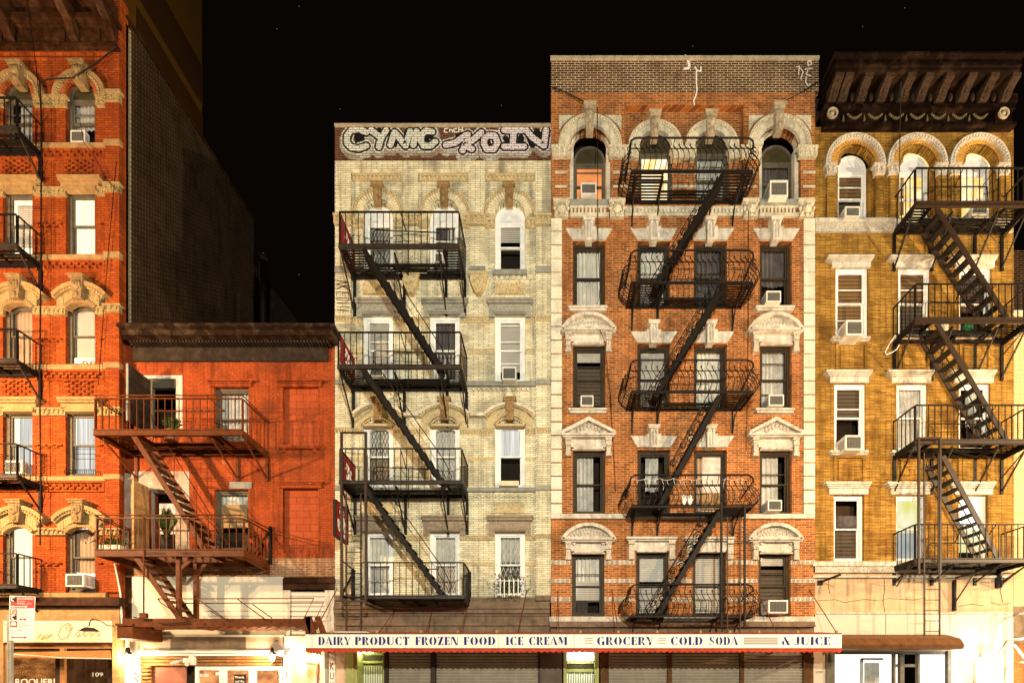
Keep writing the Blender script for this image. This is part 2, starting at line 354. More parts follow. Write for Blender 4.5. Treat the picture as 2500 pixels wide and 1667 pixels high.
def window(X0, X1, Y0, Y1, arch=None, fm='frame_white', fw=.07, rec=.14, content=(), mid=.5, tymp=None, up=(), bar=(), d=None, gate=None, sill=None):
    """double-hung window set back in its opening. content: list of (kind, material, x0, x1, z0, z1) in 0..1 of the pane area, top = 1"""
    d = C.d if d is None else d
    o = opening(X0,X1,Y0,Y1,arch,d); i = opening(X0,X1,Y0,Y1,arch,d,fw)
    x0, x1 = o[0][0], o[1][0]; z0 = o[0][1]; z1 = max(p[1] for p in o)
    y = -d+rec
    mb = MB(); mb.prism(o, y, y+.10, [i])
    mb.box(x0+fw*.3, x1-fw*.3, y-.03, y+.06, z0, z0+fw*.8)
    w = mb.build('window', M[fm], C.root)
    ztop = z1-fw
    if tymp:
        zs = z1-(x1-x0)/2 if arch == 'r' else z1-arch/S*1.1
        t = opening(X0,X1,Y0,Y1,arch,d,fw*.6); zc = zs-.05
        pts = [(x0+fw*.6, zc), (x1-fw*.6, zc)] + [p for p in t[2:] if p[1] >= zs-.06]
        MB().prism(pts, y+.03, y+.06).build('transom_panel', M[tymp], w)
        MB().box(x0+fw*.9, x1-fw*.9, y+.005, y+.07, zc-.05, zc+.012).build('transom_bar', M[fm], w); ztop = zc-.05
    zm = z0+fw+(ztop-z0-fw)*(1-mid); a, b = x0+fw, x1-fw; s = .045
    # sashes: upper one stands in front, lower one behind
    mb = MB(); mb.prism([(a,zm-.02),(b,zm-.02),(b,ztop),(a,ztop)], y+.03, y+.06, [[(a+s,zm+s-.02),(b-s,zm+s-.02),(b-s,ztop-s),(a+s,ztop-s)]])
    for q in up: mb.box(a+s, b-s, y+.032, y+.058, zm+(ztop-zm)*q-.012, zm+(ztop-zm)*q+.012)
    mb.build('upper_sash', M[fm], w)
    mb = MB(); mb.prism([(a,z0+fw),(b,z0+fw),(b,zm+.03),(a,zm+.03)], y+.064, y+.094, [[(a+s,z0+fw+s),(b-s,z0+fw+s),(b-s,zm-s+.03),(a+s,zm-s+.03)]])
    for q in bar: mb.box(a+s, b-s, y+.066, y+.092, z0+fw+(zm-z0-fw)*q-.012, z0+fw+(zm-z0-fw)*q+.012)
    mb.build('lower_sash', M[fm], w)
    MB().box(a+s-.01, b-s+.01, y+.043, y+.047, zm, ztop-s+.01).build('pane', M['glass'], w)
    MB().box(a+s-.01, b-s+.01, y+.077, y+.081, z0+fw+s-.01, zm).build('pane', M['glass'], w)
    yb = y+.115; H = z1-z0
    for c in content:
        k, mm = c[0], c[1]; u0, u1, v0, v1 = (list(c[2:])+[0,1,0,1][len(c)-2:])[:4]
        xa, xb, za, zb = x0+(x1-x0)*u0-(.22 if u0 == 0 and not k == 'thing' else 0), x0+(x1-x0)*u1+(.22 if u1 == 1 and not k == 'thing' else 0), z0+H*v0, z0+H*v1+(.3 if v1 > .94 else .12)
        if k == 'back': MB().box(x0-.3, x1+.3, y+.40, y+.42, z0-.2, z1+.6).build('room_wall', M[mm], w)
        elif k == 'glow': MB().box(xa, xb, y+.20, y+.21, za-.05, zb).build('lit_room', M[mm], w)
        elif k == 'blind': MB().box(xa, xb, yb-.02, yb-.01, za, zb).build('blind', M[mm], w)
        elif k == 'curtain':
            q = MB(); wavy(q, xa, xb, za, zb, yb+.03, .018, max(3, int((xb-xa)*9)), .02); q.build('curtain', M[mm], w)
        elif k == 'thing': MB().box(xa, xb, yb-.05, yb+.05, za, zb).build('window_item', M[mm], w)
    if gate:
        q = MB(); n, rows, ga, gb = gate[0], gate[1], gate[2], gate[3]; st = (b-a-2*s)/n; hh = (zb_ := z0+fw+(ztop-z0-fw)*gb) - (za_ := z0+fw+(ztop-z0-fw)*ga)
        for r in range(rows):
            h0 = za_+hh*r/rows; h1 = za_+hh*(r+1)/rows
            for k in range(n):
                xl = a+s+st*k
                q.bar((xl,y+.115,h0),(xl+st,y+.115,h1),.013,.013); q.bar((xl,y+.122,h1),(xl+st,y+.122,h0),.013,.013)
        q.bar(((a+b)/2,y+.118,za_),((a+b)/2,y+.118,zb_),.02,.02); q.build('security_gate', M['frame_gray' if len(gate) < 5 else gate[4]], w)
    bk = [c for c in content if c[0] in ('back',)]
    if not bk: MB().box(x0-.3, x1+.3, y+.40, y+.42, z0-.2, z1+.6).build('room_wall', M['dark_room'], w)
    return w
def keystone(X0, X1, Y0, Y1, m, p=.16, face=True, capm=None):
    """tapered block, flared cap, a carved head under it"""
    q = C.d+p; mb = MB(); xa, xb, za, zb = fx(X0,q), fx(X1,q), fz(Y1,q), fz(Y0,q); w = xb-xa; h = zb-za; xc = (xa+xb)/2
    mb.prism([(xc-w*.27,za),(xc+w*.27,za),(xc+w*.36,zb-h*.14),(xc-w*.36,zb-h*.14)], -q, -C.d+.02)
    mb.box(xa+w*.06, xb-w*.06, -q-.035, -C.d+.02, zb-h*.15, zb-h*.06); mb.box(xa, xb, -q-.06, -C.d+.02, zb-h*.06, zb)
    if face:
        zc = za+h*.56; mb.ball((xc,-q-.01,zc), w*.22, .06, h*.22, 8, 8); mb.ball((xc,-q-.07,zc-h*.02), w*.05, .03, h*.06, 6, 4)
        mb.ball((xc-w*.2,-q-.005,zc+h*.04), w*.1, .04, h*.2, 6, 4); mb.ball((xc+w*.2,-q-.005,zc+h*.04), w*.1, .04, h*.2, 6, 4)
        mb.ball((xc,-q,za+h*.18), w*.16, .04, h*.14, 6, 4)
    else:
        for k in (-.24, 0, .24): mb.bar((xc+w*k,-q-.012,za+h*.1),(xc+w*k,-q-.012,zb-h*.2),w*.10,.03)
        mb.ball((xc-w*.22,-q-.02,zb-h*.24), w*.14,.05,h*.08,6,4); mb.ball((xc+w*.22,-q-.02,zb-h*.24), w*.14,.05,h*.08,6,4)
    return mb.build('keystone', M[{'carve_tan':'key_tan','carve_gold':'key_gold','carve_cream':'key_cream'}.get(m, m)], C.root)
def band(X0, X1, Y0, Y1, p, m, name='stone_band', parent=None): return part(name, m, lambda b: pb(b,X0,X1,Y0,Y1,p), parent)
def steps(rows, m, name, parent=None):
    """stacked moulding: rows of (X0,X1,Y0,Y1,proud)"""
    def f(b):
        for r in rows: pb(b, *r)
    return part(name, m, f, parent)
def beads(mb, X0, X1, Y, p, n, rx, rz, ry=.025):
    q = C.d+p
    for i in range(n): mb.ball((fx(X0+(X1-X0)*(i+.5)/n,q), -q, fz(Y,q)), rx, ry, rz, 6, 4)
def eggband(X0, X1, Y0, Y1, p, m, n):
    o = band(X0,X1,Y0,Y1,p,m,'ornamental_band')
    b = MB(); beads(b, X0, X1, (Y0+Y1)/2, p+.004, n, (X1-X0)/S/n*.36, (Y1-Y0)/S*.3, .03)
    q = C.d+p; b.box(fx(X0,q),fx(X1,q),-q-.02,-q+.01,fz(Y0+1.6,q),fz(Y0,q)); b.build('egg_moulding', M[m.replace('carve','stone') if m.replace('carve','stone') in M else m], o); return o
def hood_arc(Xc, hw, Yc, Ysp, th, p, m, name='arch_moulding', blocks=0, gap=.006, parent=None, bead=None):
    """segmental arch band: crown pixel Yc, springing Ysp, half width hw px, thickness th px"""
    q = C.d+p; w = hw/S*(D-q)/D; h = (Ysp-Yc)/S*(D-q)/D; r = (w*w+h*h)/(2*h); a = math.asin(min(1,w/r)); cz = fz(Yc,q)-r; t = th/S
    mb = MB(); mb.arc(fx(Xc,q), cz, r-t, r, math.pi/2-a, math.pi/2+a, -q, -C.d+.02, blocks or 20, gap if blocks else 0)
    if bead:
        for i in range(bead):
            an = math.pi/2-a+2*a*(i+.5)/bead; mb.ball((fx(Xc,q)+(r-t*.5)*math.cos(an), -q, cz+(r-t*.5)*math.sin(an)), t*.34, .04, t*.34, 6, 4)
    return mb.build(name, M[m], parent or C.root)
def ring(Xc, Yc, R0, R1, p, m, back=None, n=24, gap=0, bead=0, name='arch_ring', parent=None, a0=0.0, a1=math.pi):
    if gap: ring(Xc, Yc, R0+.6, R1-.6, p-.02, 'mortar', back if back is None else back, n, 0, 0, 'arch_mortar', parent, a0, a1)
    q = C.d+p; k = (D-q)/D/S; mb = MB()
    mb.arc(fx(Xc,q), fz(Yc,q), R0*k, R1*k, a0, a1, -q, -C.d+.02 if back is None else -C.d-back, n, gap)
    for i in range(bead):
        an = a0+(a1-a0)*(i+.5)/bead; rm = (R0+R1)/2*k
        mb.ball((fx(Xc,q)+rm*math.cos(an), -q, fz(Yc,q)+rm*math.sin(an)), (R1-R0)*k*.30, .04, (R1-R0)*k*.30, 6, 4)
    return mb.build(name, M[m], parent or C.root)
def capital(X0, X1, Y0, Y1, p, m, cap=None):
    mb = MB(); h = Y1-Y0
    pb(mb, X0-2, X1+2, Y0, Y0+h*.22, p+.05); pb(mb, X0, X1, Y0+h*.22, Y1-h*.1, p); pb(mb, X0+1, X1-1, Y1-h*.1, Y1, p+.02)
    n = max(2, int((X1-X0)/11)); q = C.d+p
    for i in range(n):
        X = X0+(X1-X0)*(i+.5)/n; mb.ball((fx(X,q),-q,fz(Y0+h*.45,q)), .045, .05, h/S*.16, 6, 4); mb.ball((fx(X,q),-q,fz(Y0+h*.72,q)), .03, .04, h/S*.14, 6, 4)
    return mb.build('capital', M[m], C.root)
# ================================================================ lettering
def font_mesh(name, txt, w, h, m, parent, pos, rot=None, ex=.002, stretch=True):
    """sans lettering fitted into a w x h box in the wall plane, lower-left corner at pos"""
    cu = bpy.data.curves.new(name, 'FONT'); cu.body = txt; cu.extrude = ex; cu.resolution_u = 3
    o = bpy.data.objects.new(name, cu); SC.collection.objects.link(o); bpy.context.view_layer.update()
    dg = bpy.context.evaluated_depsgraph_get(); me = bpy.data.meshes.new_from_object(o.evaluated_get(dg))
    bpy.data.objects.remove(o); bpy.data.curves.remove(cu)
    xs = [v.co.x for v in me.vertices]; ys = [v.co.y for v in me.vertices]
    a, b, c, d = min(xs), max(xs), min(ys), max(ys)
    off = Vector((0,0,0)); p = parent
    while p is not None: off += p.location; p = p.parent
    sx = w/(b-a); sy = h/(d-c)
    if not stretch: sx = sy = min(sx, sy)
    P = Vector(pos)-off
    for v in me.vertices:
        x, y, z = (v.co.x-a)*sx, (v.co.y-c)*sy, v.co.z
        if rot == 'v': v.co = P+Vector((-z, x, y))
        elif rot == 'v-': v.co = P+Vector((z, -x, y))
        else: v.co = P+Vector((x, -z, y))
    me.materials.clear(); me.materials.append(M[m]); ob = bpy.data.objects.new(name, me); SC.collection.objects.link(ob); ob.parent = parent
    return ob
# stencil Didone capitals: boxes b(x0,y0,x1,y1), polygons p(...), crescents c(cx,cy,rx,ry,ix,a0,a1) on a unit-high grid
G = {
 'I': (.42, [('b',.06,0,.36,1)]),
 'L': (.70, [('b',.06,0,.36,1),('b',.40,0,.68,.05),('p',(.52,.05),(.68,.05),(.68,.36))]),
 'E': (.74, [('b',.06,0,.36,1),('b',.40,0,.70,.05),('p',(.54,.05),(.70,.05),(.70,.32)),('b',.40,.95,.68,1),('p',(.52,.95),(.68,.95),(.68,.70)),('b',.40,.48,.54,.53),('b',.54,.36,.58,.65)]),
 'F': (.70, [('b',.06,0,.36,1),('b',.40,.95,.68,1),('p',(.52,.95),(.68,.95),(.68,.70)),('b',.40,.48,.54,.53),('b',.54,.36,.58,.65)]),
 'T': (.86, [('b',.28,0,.58,1),('b',.04,.95,.25,1),('p',(.04,.66),(.04,.95),(.18,.95)),('b',.61,.95,.82,1),('p',(.82,.66),(.82,.95),(.68,.95))]),
 'D': (.96, [('b',.06,0,.36,1),('c',.40,.5,.52,.5,.22,-88,88)]),
 'O': (1.02, [('c',.49,.5,.45,.5,.15,98,262),('c',.53,.5,.45,.5,.15,-82,82)]),
 'C': (.92, [('c',.49,.5,.45,.5,.15,95,265),('b',.52,.95,.72,1),('b',.52,0,.74,.05),('p',(.82,.62),(.82,1),(.74,.98),(.66,.95)),('p',(.66,.05),(.80,.02),(.84,.30))]),
 'G': (1.0, [('c',.49,.5,.45,.5,.15,95,265),('b',.52,.95,.72,1),('p',(.82,.64),(.82,1),(.74,.98),(.66,.95)),('b',.52,0,.66,.05),('b',.66,0,.94,.46)]),
 'P': (.82, [('b',.06,0,.36,1),('c',.42,.73,.38,.27,.10,-88,88)]),
 'R': (.92, [('b',.06,0,.36,1),('c',.42,.74,.36,.26,.10,-88,88),('p',(.42,.46),(.60,.44),(.90,0),(.62,0),(.58,.2))]),
 'A': (.98, [('p',(.36,1),(.52,1),(.96,0),(.64,0)),('p',(.02,0),(.08,0),(.36,.72),(.33,.80)),('b',.24,.24,.46,.29)]),
 'Y': (.94, [('p',(.0,1),(.30,1),(.52,.50),(.36,.42)),('b',.36,0,.62,.40),('p',(.60,.48),(.64,.44),(.90,1),(.84,1))]),
 'U': (.98, [('b',.06,.26,.36,1),('b',.80,.26,.86,1),('c',.46,.28,.40,.28,.10,182,262),('p',(.50,0),(.52,.05),(.80,.22),(.86,.24),(.76,.06))]),
 'N': (1.0, [('b',.06,0,.12,1),('p',(.10,1),(.42,1),(.88,.0),(.66,0)),('b',.88,0,.94,1)]),
 'M': (1.2, [('b',.06,0,.12,.96),('p',(.06,1),(.36,1),(.58,.40),(.50,0)),('p',(.60,.34),(.62,.30),(.82,1),(.78,1)),('b',.84,0,1.14,1)]),
 'Z': (.82, [('p',(.06,0),(.38,0),(.78,1),(.46,1)),('b',.06,.95,.40,1),('p',(.06,.66),(.06,.95),(.2,.95)),('b',.42,0,.78,.05),('p',(.78,.34),(.78,.05),(.64,.05))]),
 'S': (.80, [('p',(.10,.92),(.42,1),(.30,.74),(.72,.38),(.70,.12),(.60,.30),(.10,.60)),('p',(.10,.84),(.08,.66),(.40,.50),(.44,.60)),('b',.08,0,.42,.05),('p',(.06,.05),(.06,.34),(.2,.05)),('b',.46,.95,.70,1),('p',(.70,.95),(.70,.66),(.58,.95))]),
 'J': (.66, [('b',.28,.22,.58,1),('c',.28,.22,.30,.22,.04,-88,-8),('p',(.0,.10),(.14,.18),(.22,.04),(.08,.02))]),
 '&': (1.06, [('c',.40,.27,.36,.27,.10,95,275),('p',(.26,.88),(.48,.90),(1.0,.0),(.70,.0)),('c',.40,.78,.16,.22,.06,10,170),('p',(.50,.02),(.52,.06),(.86,.46),(.92,.52),(.78,.52),(.76,.48))]),
 '=': (.9, []),
}
def stencil(mb, txt, x0, x1, z0, z1, y):
    tot = sum(G[ch][0]+.10 if ch in G else .5 for ch in txt)-.10; k = (x1-x0)/tot; h = z1-z0; x = x0; e = 0
    for ch in txt:
        if ch not in G: x += .5*k; continue
        w, els = G[ch]
        for el in els:
            e += 1; y0 = y-.0004*(e % 5)
            if el[0] == 'b': mb.prism([(x+el[1]*k,z0+el[2]*h),(x+el[3]*k,z0+el[2]*h),(x+el[3]*k,z0+el[4]*h),(x+el[1]*k,z0+el[4]*h)], y0-.004, y0)
            elif el[0] == 'p':
                mb.prism([(x+p[0]*k, z0+p[1]*h) for p in el[1:]], y0-.004, y0)
            else:
                _, cx, cy, rx, ry, ix, a0, a1 = el; n = 9; o = []; i_ = []
                for q in range(n+1):
                    a = math.radians(a0+(a1-a0)*q/n); o.append((x+(cx+rx*math.cos(a))*k, z0+(cy+ry*math.sin(a))*h)); i_.append((x+(cx+ix*math.cos(a))*k, z0+(cy+ry*.99*math.sin(a))*h))
                mb.prism(o+i_[::-1], y0-.004, y0)
        x += (w+.10)*k
def stroke(mb, pts, w, y, seed=0):
    """flat painted stroke (rounded) on the wall"""
    for i in range(len(pts)-1):
        a = Vector(pts[i]); b = Vector(pts[i+1]); t = (b-a).normalized() if (b-a).length > 0 else Vector((1,0)); n = Vector((-t.y, t.x))*w/2; s = t*w*.1
        yy = y-.0002*((i+seed) % 7); q = [a+n-s, a-n-s, b-n+s, b+n+s]
        mb.add([(p.x, yy, p.y) for p in q], [(0,1,2,3)])
        for c, ky in ((a, .0001), (b, .00015)):
            mb.add([(c.x+w/2*math.cos(u*.6283), yy-ky, c.y+w/2*math.sin(u*.6283)) for u in range(10)], [tuple(range(10))])
# ================================================================ air conditioners
def make_ac():
    r = thing('air_conditioner', 'white window air conditioner', 'air conditioner', (0,-30,-5), 'window air conditioners')
    b = MB(); b.box(-.3,.3,-30.36,-29.9,-5,-4.6); b.build('casing', M['ac'], r)
    b = MB(); b.prism([(-.3,-5),(.3,-5),(.3,-4.6),(-.3,-4.6)], -30.385, -30.355, [[(-.255,-4.96),(.255,-4.96),(.255,-4.645),(-.255,-4.645)]]); b.build('face_frame', M['ac'], r)
    b = MB(); b.box(-.256,.256,-30.366,-30.362,-4.96,-4.644); g = b.build('grille', M['ac_dark'], r)
    b = MB()
    for i in range(10): b.box(-.25,.25,-30.374,-30.367,-4.95+i*.031,-4.936+i*.031)
    for i in range(1,5): b.box(-.256+i*.1024-.004,-.256+i*.1024+.004,-30.377,-30.375,-4.96,-4.645)
    b.build('louvres', M['ac_grille'], g)
    b = MB()
    for i in range(6): b.box(-.302,-.299,-30.30+i*.05,-30.28+i*.05,-4.93,-4.68); b.box(.299,.302,-30.30+i*.05,-30.28+i*.05,-4.93,-4.68)
    b.build('side_vent', M['ac_dark'], r)
    return r
AC0 = make_ac(); AC_FIRST = [True]
def ac(X0, X1, Y0, Y1, d, label, rz=0, dep=1.0):
    """front face covers these pixels; face plane is .36 m in front of depth d"""
    q = d+.385*dep; w = (X1-X0)/S*(D-q)/D; h = (Y1-Y0)/S*(D-q)/D
    x = (fx(X0,q)+fx(X1,q))/2; loc = (x, -d, fz(Y1,q)); sc = (w/.6, dep, h/.4)
    if AC_FIRST[0]:
        AC_FIRST[0] = False; AC0.location = loc; AC0.scale = sc; AC0.rotation_euler = (0,0,rz); AC0['label'] = label; return AC0
    return inst(AC0, loc, sc, label, rz)
# ================================================================ fire escapes
def lerp(a, b, t): return a+(b-a)*t
def balcony(root, X0, X1, Yr, Yb0, Yb1, df, dw, iron='iron', beam='iron_edge', hatch=None, pitch=.125, ends=(1,1), brackets=(0,.5,1), tworail=False, midrail=None, slat=.085, strut=.75, lower=False):
    x0, x1 = fx(X0,df), fx(X1,df); zr, zb, zc = fz(Yr,df), fz(Yb0,df), fz(Yb1,df); yf, yw = -df, -dw; P = {}
    b = MB(); b.box(x0, x1, yf, yf+.05, zc, zb); b.box(x0, x1, yf-.02, yf, zb-.02, zb-.002); b.box(x0, x1, yf-.02, yf, zc+.002, zc+.02)
    P['beam'] = b.build('platform_beam', M[beam], root)
    b = MB()
    for x in (x0, x1-.05): b.box(x, x+.05, yf+.052, yw, zc+.004, zb-.004)
    b.box(x0+.052, x1-.052, yw-.10, yw-.05, zc+.01, zb-.01)
    hx0, hx1, hy = (x0+(x1-x0)*hatch[0], x0+(x1-x0)*hatch[1], yf+(yw-yf)*hatch[2]) if hatch else (0,0,yf-1)
    y = yf+.08; zt = zb-.012
    while y < yw-.12:
        segs = [(x0+.055, hx0), (hx1, x1-.055)] if (hatch and y < hy) else [(x0+.055, x1-.055)]
        for a, c in segs: b.box(a, c, y, y+slat*.55, zt-.014, zt)
        y += slat
    n = max(3, int((x1-x0)/.75))
    for i in range(1, n):
        x = x0+(x1-x0)*i/n; ya = hy if (hatch and hx0 < x < hx1) else yf+.052
        b.box(x-.02, x+.02, ya, yw, zt-.07, zt-.0145)
    if hatch:
        b.box(hx0-.04, hx0, yf+.052, hy, zc+.02, zt-.001); b.box(hx1, hx1+.04, yf+.052, hy, zc+.02, zt-.001); b.box(hx0-.04, hx1+.04, hy, hy+.04, zc+.02, zt-.001)
    b.build('platform', M[iron], root)
    b = MB(); r = .016
    def run(p, q, cnt):
        p = Vector(p); q = Vector(q)
        b.bar(p+Vector((0,0,zr)), q+Vector((0,0,zr)), .035, .03)
        if tworail: b.bar(p+Vector((0,0,zr-.085)), q+Vector((0,0,zr-.085)), .03, .02)
        if midrail: b.bar(p+Vector((0,0,lerp(zb,zr,midrail))), q+Vector((0,0,lerp(zb,zr,midrail))), .025, .02)
        for i in range(cnt+1):
            c = p.lerp(q, i/cnt); rr = .012 if 0 < i < cnt else .018
            b.box(c.x-rr*.7, c.x+rr*.7, c.y-rr*.7, c.y+rr*.7, zb, zr-.015-(.085 if (tworail and i % 4) else 0))
    run((x0+.02,yf+.02,0), (x1-.02,yf+.02,0), int((x1-x0)/pitch))
    dl = abs(yf-yw)
    if ends[0]: run((x0+.02,yf+.06,0), (x0+.02,yw,0), max(3,int(dl/pitch)))
    if ends[1]: run((x1-.02,yf+.06,0), (x1-.02,yw,0), max(3,int(dl/pitch)))
    P['rail'] = b.build('railing', M[iron], root)
    for t in brackets:
        x = x0+.03+(x1-x0-.06)*t; b = MB()
        b.bar((x,yf+.12,zc-.02),(x,yw-.01,zc-.02),.04,.04)
        b.bar((x,yf+.14,zc-.05),(x,yw-.03,zc-strut),.035,.035)
        b.box(x-.04, x+.04, yw-.045, yw-.001, zc-strut-.08, zc-.001)
        b.build('bracket', M[iron], root)
    P.update(x0=x0, x1=x1, zr=zr, zb=zb, zc=zc, yf=yf, yw=yw); return P
def stair(root, X0, Y0, X1, Y1, do, di, n, iron='iron', sw=.14, hand=True, trm=None, hh=.75, scroll=False, handside='di'):
    """flight seen along its outer stringer: top pixel (X0,Y0), foot pixel (X1,Y1)"""
    a = Vector((fx(X0,do), -do, fz(Y0,do))); c = Vector((fx(X1,do), -do, fz(Y1,do))); off = Vector((0, do-di, 0))
    b = MB(); b.bar(a, c, .035, sw); so = b.build('stair', M[iron], root)
    MB().bar(a+off, c+off, .035, sw).build('stringer', M[iron], so)
    s = 1 if c.x > a.x else -1
    for i in range(n):
        p = a.lerp(c, (i+.6)/n)
        MB().box(p.x-s*.10, p.x+s*.12, -do+.02, -di-.02, p.z-.012, p.z+.012).build('tread', M[trm or iron], so)
    if hand:
        b = MB(); up = Vector((0,0,hh))
        for o in ((off,) if handside == 'di' else (Vector((0,0,0)),) if handside == 'do' else (Vector((0,0,0)), off)):
            p0 = a+o+up*.1+Vector((-s*.1,0,.1)); p1 = a.lerp(c,.06)+o+up; p2 = c+o+up+(a-c)*.03; p3 = c+o
            b.tube([a+o, p1, p2, a.lerp(c,.97)+o+Vector((s*.25,0,.25)), p3+Vector((0,0,.02))], .014, 5)
            for t in (.33, .66):
                k = a.lerp(c, t)+o; b.tube([k, k+up*.98], .010, 4)
        b.build('handrail', M[iron], so)
    if scroll:
        b = MB(); o = off
        for t in (.12, .30, .42, .58, .76, .90):
            k = a.lerp(c, t)+o+Vector((-.02, 0, .28))
            for sg, r0 in ((1,.15),(-1,.12)):
                pts = []
                for q in range(20):
                    an = q*.55; r = r0*(1-q/24); pts.append(k+Vector((-.12*0+sg*.13+sg*r*math.cos(an)*-1, 0, sg*.08+r*math.sin(an))))
                b.tube(pts, .015, 4)
        b.build('scrollwork', M[iron], so)
    return so
def ladder(root, X0, X1, Y0, Y1, d, rungs, iron='iron', r=.016, name='drop_ladder'):
    q = MB(); xa, xb, za, zb = fx(X0,d), fx(X1,d), fz(Y1,d), fz(Y0,d)
    q.bar((xa,-d,za),(xa,-d,zb),r*2,r*2); q.bar((xb,-d,za),(xb,-d,zb),r*2,r*2)
    for i in range(rungs):
        z = za+(zb-za)*(i+.5)/rungs; q.tube([(xa,-d,z),(xb,-d,z)], r*.7, 5)
    return q.build(name, M[iron], root)
def rod(root, pts, r, m='iron', name='rod'):
    """pts: (X, Y, depth)"""
    return MB().tube([(fx(p[0],p[2]), -p[2], fz(p[1],p[2])) for p in pts], r, 6).build(name, M[m], root)
def cable(pts, r, m, label, cat='cable', name='cable'):
    p0 = pts[0]; root = (fx(p0[0],p0[2]), -p0[2], fz(p0[1],p0[2])); q = []
    for i in range(len(pts)-1):
        for k in range(6): q.append(tuple(lerp(pts[i][j], pts[i+1][j], k/6) for j in range(3)))
    q.append(pts[-1]); q = [(fx(p[0],p[2]), -p[2], fz(p[1],p[2])) for p in q]
    o = MB().tube(q, r, 5).build(name, M[m]); return tag(o, label, cat)
# ================================================================ ground
def flat(name, x0, x1, y0, y1, z, m, h=.0):
    o = MB().box(x0,x1,y0,y1,z-.3,z).build(name, m); o['kind'] = 'structure'; return o
M['asphalt'] = mat('asphalt', (.05,.048,.045), .8, .3, 3); M['concrete'] = mat('concrete', (.26,.24,.21), .85, .25, 2)
flat('ground', -120, 120, .6, 120, -.02, M['concrete'])
flat('road', -120, 120, -13.0, -4.2, -.14, M['asphalt']); flat('pavement', -120, 120, -4.2, .6, 0, M['concrete'])
flat('pavement', -120, 120, -22, -13.0, 0, M['concrete'])
M['star'] = emis('star', (1,.95,.85), .25)
b = MB()
for X, Y in ((730,16),(830,267),(1224,258),(676,71),(730,670),(1691,113),(2209,20),(730,1010-340),(2106,66),(2106,66)):
    d = -500.0; b.ball((fx(X,d), 500, fz(Y,d)), .38, .1, .38, 6, 4)
o = b.build('stars', M['star']); o['kind'] = 'stuff'; o['label'] = 'tiny scattered stars in the black night sky'; o['category'] = 'stars'
# ================================================================ tall tower far behind (left)
M['tower_light'] = mat('tower_ochre_concrete', (.085,.046,.010), .9, .15, .3)
M['tower_dark'] = mat('tower_brown_concrete', (.032,.016,.006), .9, .15, .3)
tw = thing('apartment_tower', 'tall ochre tower with banded side rising behind the old corner building', 'tower', (-40, 30, 0))
MB().box(-70,-35.8,20,36,0,78).build('wall', M['tower_light'], tw)
for z0, z1, ya, yb in ((40,42.5,20,33),(46.5,49.5,20,30.5),(46.5,48.6,30.5,36),(54,57.5,20,34.6),(62,66,20,36),(50.6,52,24,36),(58.5,61,28,36),(43,45.4,26,36)):
    MB().box(-36,-35.7,ya,yb,z0,z1).build('balcony_band', M['tower_dark'], tw)
# added fill light in mid-air, keeps the tower faintly visible
l = lamp('tower_fill_light', (-22, 22, 40), 22000, (1,.66,.25), .5)
# ================================================================ BUILDING 1 : tall red brick, left
DB = .23
b1 = start('brick_tenement', 'tall red painted brick tenement with carved tan arches at the left edge', 'building', 100, DB)
AX = 197.0; AY = 44.0    # window column centres
holes = []; W1 = []
rows = [(194,349,'r'),(464,621,None),(738,889,13),(1002,1162,None),(1270,1446,14)]
for k, (c0, hw) in enumerate(((196,36),(43,36))):
    for j, (y0, y1, a) in enumerate(rows):
        W1.append((k,j,c0-hw,c0+hw,y0,y1,a)); holes.append(opening(c0-hw,c0+hw,y0,y1,a))
X_B1 = 291
wall(-320, X_B1, 0-12, 1460, holes, 'brick_red', .30)
# corner return and side wall
xr = fx(308,0)
MB().box(fx(X_B1,DB)-.004, xr, -DB+.31, 0, 0, fz(60)).build('corner_return', M['brick_red'], b1) if False else None
part('corner_return','brick_red',lambda b: b.box(fx(X_B1,DB)-.02, fx(X_B1,DB)+.001, -DB+.005, -.002, 3.2, fz(60)))
part('quoin_strip','brick_quoin',lambda b: b.box(fx(X_B1,DB)-.05, fx(X_B1,DB), 0, .17, 11.5, fz(58)))
XS = fx(X_B1,DB)
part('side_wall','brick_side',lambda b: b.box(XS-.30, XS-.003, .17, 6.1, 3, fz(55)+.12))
part('side_coping','wood_brown',lambda b: b.box(XS-.34, XS+.03, .0, 6.1, fz(55)+.121, fz(55)+.23))
part('roof','black_board',lambda b: b.box(-24, XS-.31, .1, 6.1, 19.8, 20.6))
band(-320,270,120,128,.05,'brick_red','string_course'); band(-320,262,139,143,.04,'brick_red','string_course')
# pilaster on the right, plus bands
steps([(256,291,245,339,.06),(256,291,351,443,.06),(256,291,466,614,.06),(256,291,628,740,.06),(256,291,760,884,.06),(256,291,897,992,.06),(256,291,1014,1157,.06),(256,291,1169,1445,.06),(262,291,128,217,.06)], 'brick_red', 'pilaster')
for y0, y1 in ((217,245),(443,466),(740,760)): capital(250,290,y0,y1,.09,'carve_tan')
capital(252,290,992,1014,.09,'carve_tan'); capital(234,290,1288,1305,.07,'carve_tan')
for y0, y1 in ((339,351),(614,628),(884,897),(1157,1169)): band(252,291,y0,y1,.11,'stone_tan','pilaster_sill')
for y0, y1 in ((348,359),(621,633),(889,901),(1162,1173),(1446,1457)): band(-320,257,y0,y1,.08,'stone_tan','sill_course')
